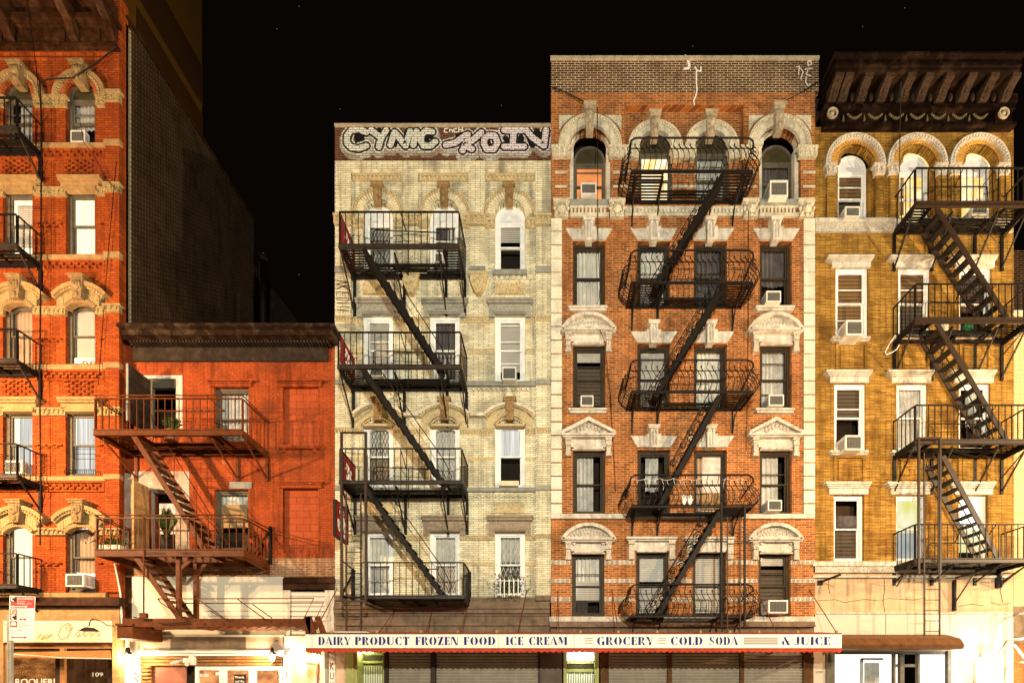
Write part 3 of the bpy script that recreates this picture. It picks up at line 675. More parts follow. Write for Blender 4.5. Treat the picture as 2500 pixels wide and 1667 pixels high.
# impost bands between the windows
for y0, y1 in ((230,257),(455,475),(747,767),(994,1013),(1288,1305)):
    for xa, xb in ((79,159),(232,256),(-60,7)): capital(xa,xb,y0,y1,.05,'carve_tan')
def checker(X0, X1, Y0, Y1, rows, name='checkered_brickwork'):
    mb = MB(); n = int((X1-X0)/17); h = (Y1-Y0)/rows
    for r in range(rows):
        for i in range(n):
            xa = X0+(X1-X0)*(i+(.5 if r % 2 else 0))/n
            if xa+ (X1-X0)/n*.55 <= X1: pb(mb, xa, xa+(X1-X0)/n*.55, Y0+h*r+.8, Y0+h*(r+1)-.8, .05)
    return mb.build(name, M['brick_red'], C.root)
for y in (360,634,902,1174):
    for xa, xb in ((104,255),(-30,90)):
        checker(xa+4, xb-4, y+6, y+20, 2, 'corbel_brickwork'); steps([(xa,xb,y,y+4,.06),(xa,xb,y+22,y+26,.045),(xa,xa+4,y+4,y+22,.05),(xb-4,xb,y+4,y+22,.05)], 'brick_red', 'corbel_frame')
for y in (388,926):
    for xa, xb in ((155,232),(2,79)): checker(xa, xb, y, y+38, 6)
for y in (543,824,1083,1371):
    for xa, xb in ((82,156),(236,257)): checker(xa, xb, y, y+10, 2, 'notched_brick_band')
for k, (cx) in enumerate((190,37)):
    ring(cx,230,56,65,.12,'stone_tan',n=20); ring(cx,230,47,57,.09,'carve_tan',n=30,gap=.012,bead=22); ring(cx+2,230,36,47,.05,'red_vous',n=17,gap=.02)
    keystone(cx-22,cx+16,149,197,'carve_tan',.24)
    # flat lintels
    for y in (426,968):
        steps([(cx-53,cx+51,y,y+6,.24),(cx-50,cx+49,y+6,y+13,.18),(cx-43,cx+50,y+13,y+28,.10),(cx-34,cx+42,y+28,y+36,.13)], 'stone_tan', 'lintel')
    for yt in (684,1232):
        hood_arc(cx,68,yt,yt+31,9,.22,'stone_tan'); hood_arc(cx,66,yt+7,yt+38,10,.17,'carve_tan',bead=18)
        hood_arc(cx+1,56,yt+17,yt+46,24,.10,'carve_tan','carved_spandrel'); hood_arc(cx+3,40,yt+44,yt+62,9,.14,'stone_tan','bead_moulding',17,.012)
        steps([(cx-52,cx-36,yt+40,yt+62,.11),(cx+38,cx+52,yt+40,yt+62,.11)],'carve_tan','hood_stop')
        keystone(cx-24,cx+16,yt-13,yt+42,'carve_tan',.26)
cont = {(0,0):[('curtain','curt_gray',0,1,.35,.82)],(1,0):[('curtain','curt_gray',.3,1,.0,.8)],
 (0,1):[('glow','lit_curtain',0,1,0,1)],(1,1):[('glow','lit_curtain',0,1,0,1),('blind','blind_white',.25,1,.2,.8)],
 (0,2):[('blind','blind_gray',0,1,.1,1)],(1,2):[('curtain','curt_brown',0,1,0,1)],
 (0,3):[('curtain','lit_sheer',.1,1,0,.93),('glow','lit_curtain',0,.2,0,1)],(1,3):[('curtain','lit_sheer',.25,1,0,.95),('glow','lit_curtain',0,.3,0,1)],
 (0,4):[('curtain','curt_brown',0,1,.3,.86),('glow','lit_white',0,1,0,.3),('glow','lit_white',0,1,.86,1)],(1,4):[('glow','lit_curtain',0,1,0,1)]}
for k, j, x0, x1, y0, y1, a in W1:
    window(x0,x1,y0,y1,a,'frame_gray',.09,.10,cont[(k,j)],.5, tymp='tymp_green' if a == 'r' else None, up=(.42,) if j in (0,) else ())
# top cornice
q = DB
steps([(-320,282,104,113,.14),(-320,280,113,122,.08),(-320,272,60,104,.05)], 'wood_brown','cornice_base')
part('cornice_frieze_panel','wood_brown',lambda b: [pb(b,x0,x1,70,99,.08) for x0,x1 in ((42,158),(196,243),(-90,4))])
part('cornice_dentils','wood_brown',lambda b: [pb(b,x,x+6,44,55,.16) for x in list(range(34,140,10))+list(range(186,244,10))])
steps([(-320,276,30,43,.26),(-320,274,56,61,.14)],'wood_brown','cornice_moulding')
def soffit(b):
    b.box(-24, fx(268,.35), -1.25, -DB, fz(22,.3), fz(22,.3)+.5)
    b.box(-24, fx(268,.35)+.02, -1.32, -1.2, fz(22,.3)-.18, fz(22,.3)+.6)
part('cornice_soffit','wood_brown',soffit)
for X in (30,184,292-14,-120):
    mb = MB(); x = fx(X,.3); z1 = fz(24,.3); pts = []
    # curved console bracket seen from below
    prof = [(-DB-.08,fz(104,.3)),(-DB-.20,fz(102,.3)),(-DB-.26,fz(84,.35)),(-DB-.30,fz(64,.4)),(-DB-.45,fz(48,.5)),(-1.15,z1-.06),(-1.2,z1+.05),(-DB-.08,z1+.05)]
    n = len(prof); vs = [(x-.11,p[0],p[1]) for p in prof]+[(x+.11,p[0],p[1]) for p in prof]
    mb.add(vs,[tuple(range(n)),tuple(range(n,2*n))[::-1]]+[(i,(i+1)%n,(i+1)%n+n,i+n) for i in range(n)]); mb.build('cornice_bracket',M['wood_brown'],b1)
# storefront of building 1
steps([(-320,291,1457,1470,.18),(-320,290,1470,1477,.25),(-320,288,1477,1484,.16)],'wood_brown','shop_cornice')
band(-320,291,1484,1513,.10,'stone_tan','shop_frieze')
part('shop_pier','stone_tan',lambda b: [pb(b,274,292,1513,1900,.12), pb(b,-320,8,1513,1900,.10)])
band(-320,291,1457,1900,-.28,'brown_room','shop_back_wall')
M['sign_cream'] = mat('cream_sign_board', (.60,.54,.38), .6, .06, 4)
sb = band(8,273,1514,1567,.13,'sign_cream','sign_board')
def scr(b, pts, w): stroke(b, [(fx(x,DB+.135), fz(y,DB+.135)) for x, y in pts], w, -DB-.135)
b = MB()
M['ink_tan'] = mat('faded_gold_script', (.28,.20,.08), .7, .2, 5)
scr(b, [(12,1524),(20,1520),(20,1532),(12,1536)], .018)
scr(b, [(92,1558),(100,1546),(108,1553),(100,1560),(112,1556)], .016); scr(b, [(104,1557),(116,1548),(121,1551),(112,1558),(122,1552),(128,1546)], .016)
scr(b, [(176,1526),(166,1520),(150,1530),(142,1548),(148,1560),(164,1556),(174,1536),(170,1524),(160,1532),(166,1540),(178,1530)], .022)
scr(b, [(184,1552),(190,1540),(196,1546),(188,1554),(200,1550),(206,1540),(206,1554),(214,1548),(220,1542),(222,1552),(232,1544),(238,1540),(240,1552),(246,1544)], .018)
b.build('sign_script', M['ink_tan'], sb)
band(8,273,1567,1572,.14,'wood_brown','sign_moulding')
M['shop_wood'] = mat('varnished_shop_wood', (.36,.17,.06), .5, .3, 5, streak=.2)
steps([(8,273,1572,1582,.05),(146,157,1582,1900,.05),(8,16,1582,1900,.05),(20,30,1582,1900,.02)],'shop_wood','shopfront_frame')
M['shop_glow'] = emis('bar_interior_glow', (1.0,.38,.09), 2.0, .8, (3,3,5), (.30,.085,.02))
M['shop_dark'] = emis('bar_dim_interior', (.42,.14,.05), 1.3, .8, (3,3,5), (.85,.36,.12))
band(28,146,1600,1900,-.15,'shop_glow','bar_interior'); band(157,273,1600,1900,-.15,'shop_dark','bar_interior')
band(28,146,1600,1900,-.02,'glass','shop_glass'); band(157,273,1600,1900,-.02,'glass','shop_glass')
font_mesh('window_lettering','ROQUERIE' if False else 'ROQUERI', fx(134,DB)-fx(38,DB), .20, 'paper', b1, (fx(38,DB), -DB-.002, fz(1673,DB)))
font_mesh('window_lettering','109', .30, .11, 'paper', b1, (fx(226,DB), -DB-.002, fz(1650,DB)))
# slanted canvas awning strip below the sign
aw = thing('canvas_awning', 'tan folded canvas awning over the bar window at lower left', 'awning', (fx(150),-DB,fz(1600)))
mb = MB(); P = [(30,1592,.1),(272,1586,.1),(272,1606,.6),(150,1604,.65),(32,1602,.25)]
v = [(fx(a,DB+c),-DB-c,fz(b_,DB+c)) for a,b_,c in P]; v2 = [(x,y,z-.03) for x,y,z in v]
mb.add(v+v2,[(0,1,2,3,4),(9,8,7,6,5)]+[(i,(i+1)%5,(i+1)%5+5,i+5) for i in range(5)]); mb.build('canvas',M['shop_wood'],aw)
mb = MB(); mb.tube([(fx(a,DB+c+.02),-DB-c-.02,fz(b_,DB+c)) for a,b_,c in ((30,1596,.3),(90,1600,.62),(150,1605,.66),(272,1607,.62))],.012,5); mb.build('hem',M['paper'],aw)
# gooseneck lamp
gl = thing('gooseneck_lamp', 'curved arm sign lamp with flat metal shade over cream sign', 'lamp', (fx(270,DB),-DB,fz(1530,DB)))
rod(gl, [(278,1527,DB+.12),(262,1526,.5),(250,1518,.7),(236,1511,.8),(226,1510,.85),(220,1516,.88),(217,1528,.9)], .014,'iron','arm')
mb = MB(); q = .9; xc, zc = fx(218,q), fz(1540,q); mb.prism([(xc-.22,zc),(xc+.22,zc),(xc+.16,zc+.04),(xc+.04,zc+.10),(xc-.04,zc+.10),(xc-.16,zc+.04)],-q-.09,-q+.09); mb.build('shade',M['iron'],gl)
# ================================================================ fire escape of building 1
f1 = thing('fire_escape', 'black iron fire escape of small balconies on red tenement at left edge', 'fire escape', (fx(0,.8),-.8,6), 'fire escapes')
for Yr, Yb0, Yb1 in ((237,308,320),(522,594,606),(802,875,886),(1082,1157,1167),(1350,1425,1436)):
    balcony(f1, -240, 40, Yr, Yb0, Yb1, .90, DB, pitch=.16, ends=(0,1), brackets=(1,), slat=.11, strut=.62)
cable([(98,1330,.45),(99,1180,.45),(97,900,.45),(100,640,.45),(101,300,.45),(97,200,.45),(120,193,.5),(180,190,.5),(240,150,.45),(284,115,.4)], .018, 'iron', 'thick black cable running up red tenement beside its fire escape')
cable([(66,0,.5),(90,180,.5),(95,240,.5)], .010, 'iron', 'thin dark wire hanging over cornice at top left')
cable([(196,300,.4),(205,350,.4),(230,380,.4),(262,440,.38),(290,470,.36)], .009, 'iron', 'loose thin wire sagging below top air conditioner on red tenement')
cable([(284,395,.36),(276,480,.36),(262,640,.36),(250,800,.36),(240,940,.36)], .009, 'iron', 'thin vertical wire down corner pilaster of red tenement')
ac(172,207,318,347,DB-.06,'small boxy air conditioner in top arched window of red tenement, pale frame',0,.3)
ac(160,204,1400,1431,DB,'cream air conditioner jutting from lowest arched window of red tenement',0,.8)
ac(10,54,1124,1155,DB-.0,'louvred air conditioner behind small balcony at left edge',0,.6)
# twin fan unit in 3rd row window
tf = thing('window_fan', 'white twin window fan at the foot of segmental-arched window', 'fan', (fx(205,DB),-DB,fz(888,DB)))
mb = MB(); pb(mb,182,232,874,888,-.10,-.14); mb.build('fan_body',M['ac'],tf)
for X in (200,219):
    mb = MB(); mb.arc(fx(X,DB),fz(881.5,DB),.045,.075,0,6.283,-DB+.085,-DB+.10,14); mb.build('fan_grille',M['ac_grille'],tf)
wg = thing('window_guard', 'low iron window guard with scrolls on red tenement window', 'window guard', (fx(196,DB),-DB,fz(1160,DB)))
mb = MB()
for i in range(18): X = 158+i*4.4; mb.tube([(fx(X,DB+.1),-DB-.1,fz(1161,DB)),(fx(X,DB+.1),-DB-.1,fz(1150,DB))],.008,4)
for Y in (1150,1100,1112,1124): mb.tube([(fx(158 if Y == 1150 else 178,DB+.1),-DB-.1,fz(Y,DB)),(fx(233,DB+.1),-DB-.1,fz(Y,DB))],.007,4)
for X in (190,220): mb.tube([(fx(X,DB+.1),-DB-.1,fz(1150,DB)),(fx(X,DB+.1),-DB-.1,fz(1096,DB))],.010,4)
mb.build('bars',M['iron'],wg)
# ================================================================ rear dark building with chimney
rb = thing('rear_building', 'dark low roof building with round chimney behind salmon house', 'building', (-9, 14, 0))
k = (D+14)/D
MB().box(-23,-13.8,14,22,0,-2+EYE+(1680-640)/S*k*.88).build('wall',M['black_board'],rb)
mb = MB(); xa, xb = fx(617,-14), fx(735,-14); mb.prism([(xa-3,5),(xb,5),(xb,fz(795,-14)),(xa,fz(640,-14)),(xa-3,fz(640,-14))],14,20); mb.build('roof',M['black_board'],rb)
mb = MB(); xa, xb = fx(632,-10), fx(653,-10); mb.tube([(fx(642,-10),10,fz(800,-10)),(fx(642,-10),10,fz(636,-10))],.16,10); mb.build('chimney',M['iron'],rb); MB().ball((fx(642,-10),10,fz(630,-10)),.26,.26,.20,10,6).build('chimney_cowl',M['cornice_dark'],rb)
M['stone_gray2'] = mat('rough_gray_cement', (.36,.31,.25), .9, .35, 5, streak=.3, dirt=(.2,.12,.07), da=.5)
# ================================================================ BUILDING 2 : low salmon house
b2 = start('painted_brick_house', 'low salmon painted brick house with dark cornice and rust red fire escape', 'building', 560, 0.0)
h2 = [opening(358,430,924,1068), opening(522,607,944,1078), opening(690,777,944,1085), opening(366,428,1196,1348), opening(523,606,1195,1342), opening(690,777,1192,1350)]
wall(296, 816.5, 800, 1362, h2, 'salmon', .30)
wall(296, 816.5, 1362.5, 1408, [], 'bare', .29, 'bare_brick_strip')
part('roof','black_board',lambda b: b.box(fx(296),fx(816),.1,8,11.4,fz(800)))
part('dark_frieze','black_board',lambda b: (pb(b,325,800,842,881,.06), pb(b,318,804,836,842,.12)))
part('cornice','cornice_dark',lambda b: (pb(b,300,808,820,828,.22), pb(b,294,812,801,817,.50), pb(b,290,813,797,801,.56), pb(b,284,815,788,796,.62)))
part('dentil_row','black_board',lambda b: [pb(b,x,x+4.4,828,835,.28) for x in range(316,802,8)])
part('door_surround','stone_white',lambda b: (pb(b,350,445,916,924,.012), pb(b,430,445,924,1045,.012)))
part('cement_patch','stone_gray2',lambda b: (pb(b,322,462,1150,1196,.014), pb(b,428,462,1196,1350,.014)))
for y0 in (925,1173):
    for x in (505,676):
        if y0 == 1173 and x == 505: continue
        steps([(x,x+112,y0,y0+4,.11),(x+2,x+110,y0+4,y0+8,.08),(x+5,x+108,y0+8,y0+18,.04)],'salmon','lintel')
part('exposed_lintel','stone_gray',lambda b: pb(b,560,614,1176,1192,.02))
for y in (1086,): steps([(681,780,y,y+8,.10),(688,696,y+8,y+17,.06),(763,771,y+8,y+17,.06)],'salmon','sill')
part('blocked_window','block',lambda b: [b.box(fx(688),fx(779),.11,.2,fz(y1+2),fz(y0-2)) for y0,y1 in ((944,1085),(1192,1350))])
window(522,607,944,1078,None,'frame_gray',.06,.12,[('curtain','curt_gray',0,1,0,.95),('blind','blind_white',.3,1,.0,.3)],.55)
window(523,606,1195,1342,None,'frame_gray',.06,.10,[('curtain','curt_white',0,1,.70,.98),('thing','kraft',0,1,.40,.72),('back','brown_room')],.5)
# upper door
dr = part('door_opening','frame_gray',lambda b: b.prism(opening(358,430,924,1068),.06,.16,[opening(366,426,942,1075,inset=.02)]))
MB().box(fx(340,-1.4),fx(450,-1.4),1.4,1.42,fz(1075),fz(920)).build('hallway_wall',M['brown_room'],dr)
b = MB(); b.bar((fx(368),.6,fz(1060)),(fx(425),.7,fz(985)),.05,.12); b.build('stair_rail',M['frame_gray'],dr)
lf = part('steel_door','black_board',lambda b: b.box(fx(368)-.05,fx(368),-.74,-.004,fz(1062),fz(930)))
MB().box(fx(368)-.052,fx(368)+.002,-.765,-.741,fz(1062),fz(930)).build('door_edge',M['stone_gray'],lf)
# lower door: lamplit hall, plywood leaf, grey post
dr = part('door_opening','stone_gray',lambda b: b.prism(opening(362,432,1192,1350),.05,.15,[opening(368,428,1200,1352)]))
MB().box(fx(340,-1.2),fx(450,-1.2),1.2,1.22,fz(1355),fz(1190)).build('hallway_wall',M['lit_warm'],dr)
MB().box(fx(385,-.5),fx(430,-.5),.5,.54,fz(1355),fz(1290)).build('hallway_partition',M['kraft'],dr)
M['plywood'] = mat('plywood_board', (.42,.23,.09), .7, .25, 3, streak=.25)
lf = part('plywood_door','plywood',lambda b: b.box(fx(364)-.05,fx(364),-.52,-.004,fz(1350),fz(1190)))
part('gray_post','stone_gray2',lambda b: pb(b,303,326,1155,1350,.06))
# ground level parts of building 2
part('back_wall','bare',lambda b: b.box(fx(296),fx(705),.29,.4,0,fz(1408)))
M['mesh_white'] = slats('white_diamond_panel', (.60,.56,.47), (.40,.36,.29), 60)
part('white_panel','mesh_white',lambda b: (pb(b,322,690,1407,1512,.05), pb(b,322,690,1512,1552,.03)))
part('timber_post','wood_brown',lambda b: (pb(b,299,322,1408,1552,.04)))
part('dark_beam','wood_brown',lambda b: (pb(b,690,816,1410,1422,.14), pb(b,690,816,1422,1437,.09)))
M['shutter_dirty'] = slats('dirty_white_shutter', (.55,.50,.44), (.24,.20,.16), 7)
part('white_shutter','shutter_dirty',lambda b: pb(b,708,793,1444,1552,.02))
part('shutter_guide','stone_white',lambda b: (pb(b,690,708,1440,1552,.05), pb(b,793,816,1440,1552,.05)))
M['panel_pink'] = mat('pinkish_metal_panel', (.50,.37,.27), .45, .2, 2); M['white_wall'] = mat('white_painted_wall', (.85,.82,.74), .7, .08, 3)
part('sign_band','panel_pink',lambda b: (pb(b,336,690,1552,1586,.12),))
part('dark_film','stone_brown',lambda b: pb(b,416,600,1554,1584,.125))
part('canopy_tube','white_wall',lambda b: (pb(b,338,692,1587,1593,.22), pb(b,338,692,1594,1600,.17), pb(b,338,692,1553-4,1553,.14)))
part('white_pier','white_wall',lambda b: (pb(b,300,343,1552,1900,.06), pb(b,692,712,1552,1900,.07), pb(b,712,780,1552,1588,.07)))
part('carved_pilaster','carve_white',lambda b: pb(b,286,300,1558,1900,.14))
part('timber_logs','shop_wood',lambda b: [b.tube([(fx(344),-.02,fz(y)),(fx(690),-.02,fz(y))],.045,8) for y in (1605,1613,1621)] + [b.tube([(fx(344),.0,fz(y)),(fx(371),.0,fz(y))],.05,8) for y in range(1628,1700,9)])
part('entrance_back','brown_room',lambda b: b.box(fx(343),fx(692),.25,.28,0,fz(1600)))
M['maroon'] = mat('maroon_door_panel', (.30,.12,.08), .5, .3, 2)
part('entry_panel','maroon',lambda b: pb(b,372,455,1624,1900,-.04,-.07))
fr = part('french_doors','white_wall',lambda b: [b.prism([(fx(x0),0),(fx(x1),0),(fx(x1),fz(1626)),(fx(x0),fz(1626))],-.03,.03,[[(fx(x0+8),.4),(fx(x1-8),.4),(fx(x1-8),fz(1635)),(fx(x0+8),fz(1635))]]) for x0,x1 in ((478,545),(546,617),(618,690))])
MB().box(fx(480),fx(690),.01,.014,.3,fz(1635)).build('door_glass',M['glass'],fr)
MB().box(fx(480),fx(690),.12,.13,.1,fz(1630)).build('door_interior',M['shop_dark'],fr)
cb = MB().box(fx(574),fx(603),-.05,-.035,fz(1690),fz(1645)).build('chalk_menu',M['black_board'],fr)
for i, t in enumerate(('Miranda','and the','Burger')): font_mesh('chalk_lettering',t,.26,.07,'paper',cb,(fx(577),-.053,fz(1655+i*10)))
for i, (x, y, c) in enumerate(((488,1636,'maroon'),(489,1644,'paper'),(500,1644,'paper'),(527,1640,'paper'))): MB().box(fx(x),fx(x+9),-.008,.009,fz(y+7),fz(y)).build('door_sticker',M[c],fr)
# yellow lit entry, right side of building 2
part('entry_recess','white_wall',lambda b: (b.box(fx(712),fx(715),.0,.9,0,fz(1589)), b.box(fx(789),fx(793),.0,.9,0,fz(1589)), b.box(fx(712),fx(793),.9,.95,0,fz(1589)), b.box(fx(712),fx(793),.0,.9,fz(1589),fz(1585))))
en = part('entry_door','maroon',lambda b: b.prism([(fx(736,-.8),0),(fx(776,-.8),0),(fx(776,-.8),fz(1617,-.8)),(fx(736,-.8),fz(1617,-.8))],.80,.86,[[(fx(741,-.8),.2),(fx(773,-.8),.2),(fx(773,-.8),fz(1621,-.8)),(fx(741,-.8),fz(1621,-.8))]]))
MB().box(fx(741,-.8),fx(773,-.8),.84,.85,.2,fz(1621,-.8)).build('door_pane',M['lit_yellow'],en)
lamp('entry_bulb', (fx(758,-.5), .45, fz(1606,-.5)), 160, (1,.66,.28), .04)
MB().ball((fx(758,-.5), .45, fz(1604,-.5)), .05,.05,.04).build('entry_light',M['lamp'],b2)
part('gray_door_column','stone_gray',lambda b: pb(b,793,802,1588,1900,.02))
def lantern(X, Y, label):
    r = thing('wall_lantern', label, 'lantern', (fx(X,.3),0,fz(Y,.3)), 'ornate lit wall lanterns'); q = .32
    x, z = fx(X,q), fz(Y,q)
    MB().tube([(x,-q+.3,z-.3),(x,-q+.15,z-.34),(x,-q,z-.25),(x,-q,z-.12)],.012,5).build('arm',M['iron'],r)
    MB().ball((x,-q,z),.075,.075,.11,8,8).build('lit_globe',M['lamp'],r)
    MB().prism([(x-.09,z+.10),(x+.09,z+.10),(x+.02,z+.18),(x,z+.30),(x-.02,z+.18)],-q-.07,-q+.07).build('cap',M['iron'],r)
    MB().tube([(x+.1,-.1,z-.3),(x+.03,-.12,z-.42),(x+.12,-.1,z-.5),(x+.02,-.1,z-.58),(x+.1,-.1,z-.66)],.012,5).build('scroll_backplate',M['iron'],r)
    lamp('lantern_light', (x,-q-.16,z), 170, (1,.74,.42), .06)
lantern(312,1605,'glowing ornate lantern on white pier below brown mesh box')
lantern(664,1605,'glowing ornate lantern right of the white french doors')
# security cameras
sc_ = thing('security_camera', 'white dome security camera with bullet camera over restaurant doors', 'camera', (fx(455,.4),-.2,fz(1612,.4)))
MB().box(fx(466,.2),fx(470,.2),-.3,-.02,fz(1622,.2),fz(1600,.2)).build('mount',M['ac'],sc_)
MB().ball((fx(456,.4),-.4,fz(1620,.4)),.05,.05,.07,10,8).box(fx(450,.4),fx(462,.4),-.46,-.34,fz(1617,.4),fz(1606,.4)).build('dome',M['ac'],sc_)
MB().tube([(fx(442,.4),-.35,fz(1610,.4)),(fx(426,.4),-.55,fz(1621,.4))],.04,8).build('bullet',M['ac'],sc_)
# brown mesh box hanging over the pavement
bx = thing('mesh_box', 'brown mesh sided box hung under the fire escape beam', 'box', (fx(330,.9),-.6,fz(1540,.9)))
mb = MB(); q = 1.15; xa, xb = fx(286,q), fx(324,q); za, zb = fz(1558,q), fz(1527,q); mb.box(xa,xb,-q,-.15,za,zb); mb.build('casing',M['iron_red'],bx)
MB().box(xa-.03,xb+.03,-q-.03,-.12,zb+.001,zb+.06).build('lid',M['iron_red'],bx)
# ================================================================ sideways mounted white conduit & pole
cable([(280,1375,.35),(287,1410,.3),(294,1450,.3),(298,1525,.3)], .022, 'paper', 'white curved conduit between red tenement and salmon house')
# ================================================================ fire escape of building 2
f2 = thing('fire_escape', 'rust red iron fire escape with long stairs on salmon house', 'fire escape', (fx(420,1.2),-1.2,5), 'fire escapes')
A = balcony(f2, 228, 592, 972, 1048, 1063, 1.2, 0, 'iron_red','iron_red', hatch=(.27,.75,.55), pitch=.185, tworail=False, brackets=(.03,.78,1), strut=.62, slat=.095)
B = balcony(f2, 232, 595, 1264, 1340, 1358, 1.2, 0, 'iron_red','iron_red', hatch=(.27,.75,.55), pitch=.185, brackets=(1,), strut=.12, slat=.095)
for Y in (965, 1257):
    rod(f2, [(228 if Y < 1000 else 232,Y,1.2),(592,Y,1.2)], .016,'iron_red','top_rail'); rod(f2, [(592,Y,1.2),(592+66,Y+ (66 if Y < 1000 else 34),.02)], .016,'iron_red','top_rail'); rod(f2, [(230,Y,1.2),(322,Y+62 if Y < 1000 else Y+36,.02)], .016,'iron_red','top_rail')
    rod(f2, [(380,Y+38,.75),(548,Y+38,.75),(505,Y+2,1.18)], .018,'iron_red','inner_rail')
rod(f2,[(660,1285,.04),(660,1376,.04)],.05,'iron','wall_post'); rod(f2,[(655,1300,.06),(618,1350,.7)],.03,'iron_red','brace')
rod(f2,[(320,1290,.04),(320,1345,.04)],.04,'iron','wall_post')
stair(f2, 326,1062, 500,1342, 1.14, .55, 13, 'iron_red', .13, True, 'iron_red')
stair(f2, 331,1358, 441,1512, 1.14, .60, 8, 'iron_red', .13, False, 'iron_red')
rod(f2,[(402,1360,1.1),(437,1412,.7)],.014,'iron_red','handrail'); rod(f2,[(370,1106,1.1),(560,1330,.9)],.012,'iron_red','handrail')
b = MB()
for X, d in ((437,1.05),(479,.45)): b.bar((fx(X,d),-d,fz(1358,d)),(fx(X,d),-d,fz(1512,d)),.10,.10)
b.bar((fx(442,1.05),-1.05,fz(1388,1.05)),(fx(472,1.05),-1.05,fz(1360,1.05)),.05,.09); b.bar((fx(481,.45),-.45,fz(1400,.45)),(fx(512,.45),-.45,fz(1366,.45)),.05,.09)
b.build('support_post',M['iron_red'],f2)
# horizontal counterbalanced stair at the bottom
q = 1.15; b = MB(); b.box(fx(298,q),fx(748,q),-q,-q+.05,fz(1529,q),fz(1509,q)); b.box(fx(298,q),fx(748,q),-.55,-.50,fz(1529,q),fz(1509,q)); sw = b.build('swing_stair',M['iron_red'],f2)
for i in range(11):
    X = 478+i*24; b = MB(); x = fx(X,q); b.bar((x,-.82,fz(1532,q)),(x+.26,-.82,fz(1526,q)),.55,.02); b.build('tread',M['iron_red'],sw)
b = MB()
for i in range(12): b.ball((fx(476+i*23,q+.02),-q-.01,fz(1514+(i%2)*8,q)),.018,.014,.018,6,4)
b.build('rivets',M['iron_edge'],sw)
q = 1.1
for pts in ([(386,1461,1.2),(766,1460,1.2),(742,1510,1.2)],[(412,1472,.6),(790,1471,.6),(768,1515,.6)],[(386,1461,1.2),(392,1470,1.2),(456,1513,1.2)],[(484,1462,1.2),(555,1514,1.2)],[(580,1462,1.2),(652,1514,1.2)],[(616,1474,.6),(664,1508,.6)],[(514,1490,.6),(548,1512,.6)]): rod(f2, pts, .014,'iron_red','stair_rail')
rod(f2,[(351,1262,1.22),(351,1510,1.22)],.018,'iron_red','drop_rod')
rod(f2,[(326,1505,.9),(400,1522,1.2),(460,1518,1.2)],.014,'iron','latch_rod')
b = MB(); b.box(fx(344,1.2),fx(359,1.2),-1.25,-1.15,fz(1508,1.2),fz(1496,1.2)); b.box(fx(748,1.2),fx(760,1.2),-1.25,-1.2,fz(1545,1.2),fz(1505,1.2)); b.bar((fx(752,1.2),-1.2,fz(1505,1.2)),(fx(764,1.2),-1.2,fz(1545,1.2)),.1,.16); b.bar((fx(775,.6),-.6,fz(1505,.6)),(fx(790,.6),-.6,fz(1545,.6)),.06,.14); b.build('counterweight_bracket',M['iron_red'],f2)
q = 1.2
font_mesh('painted_lettering','FREE ESTIMATE',fx(405,q)-fx(355,q),.065,'black_board',B['beam'],(fx(355,q),-q-.022,fz(1353,q)))
font_mesh('painted_lettering','718/219-5815',fx(485,q)-fx(443,q),.065,'black_board',B['beam'],(fx(443,q),-q-.022,fz(1353,q)))
# plants
def leafy(b, c, rx, ry, rz, n, s, seed, up=.5, long=1.0):
    r = random.Random(seed)
    for i in range(n):
        u = Vector((r.gauss(0,.45), r.gauss(0,.45), r.gauss(0,.45))); p = Vector((c[0]+u.x*rx, c[1]+u.y*ry, c[2]+u.z*rz))
        a = Vector((r.uniform(-1,1), r.uniform(-1,1), r.uniform(-.3,1)+up)).normalized()*s*r.uniform(.6,1.3)*long; w = a.cross(Vector((r.uniform(-1,1),r.uniform(-1,1),r.uniform(-1,1)))).normalized()*s*.3
        b.add([p, p+a*.5+w, p+a, p+a*.5-w], [(0,1,2,3)])
def grassy(b, c, n, h, spread, seed):
    r = random.Random(seed)
    for i in range(n):
        a = r.uniform(0,6.28); k = r.uniform(.1,1)*spread; p = Vector(c)+Vector((r.uniform(-.04,.04),r.uniform(-.04,.04),0)); m = p+Vector((math.cos(a)*k*.4,math.sin(a)*k*.4,h*r.uniform(.6,1))); e = p+Vector((math.cos(a)*k,math.sin(a)*k,h*r.uniform(.5,1.1))); w = Vector((.008,.004,0))
        b.add([p-w, p+w, m+w, e, m-w], [(0,1,2,3,4)])
def pot(X, Y0, Y1, w, d, label, kind='grass', pm='terra', h=.35, name='potted_plant'):
    x, z0, z1 = fx(X,d), fz(Y1,d), fz(Y0,d); r = thing(name, label, 'plant', (x,-d,z0))
    b = MB(); b.tube([(x,-d,z0),(x,-d,z0+(z1-z0)*.5),(x,-d,z1)], w, 10); b.build('pot',M[pm],r)
    b = MB()
    if kind == 'grass': grassy(b,(x,-d,z1),60,h,.28,int(X))
    else: leafy(b,(x,-d,z1+h*.4),w*1.6,w*1.3,h*.6,90,.09,int(X))
    b.build('leaves',M['leaf'],r); return r
pot(419,1052,1078,.15,.62,'spiky grass in terracotta pot on upper rust red balcony')
pot(408,1312,1342,.14,.55,'tall reedy plant in dark pot by lamplit doorway',h=.85,pm='black_board')
pl = thing('planter_box', 'cream trough of small green leaves on lower rust red balcony', 'planter', (fx(272,1.0),-1.0,fz(1344,1.0)))
MB().box(fx(244,1.0),fx(300,1.0),-1.1,-.9,fz(1342,1.0),fz(1332,1.0)).build('trough',M['planter'],pl)
b = MB(); leafy(b,(fx(276,1.0),-1.0,fz(1324,1.0)),.5,.16,.14,260,.07,5); b.build('leaves',M['leaf'],pl)
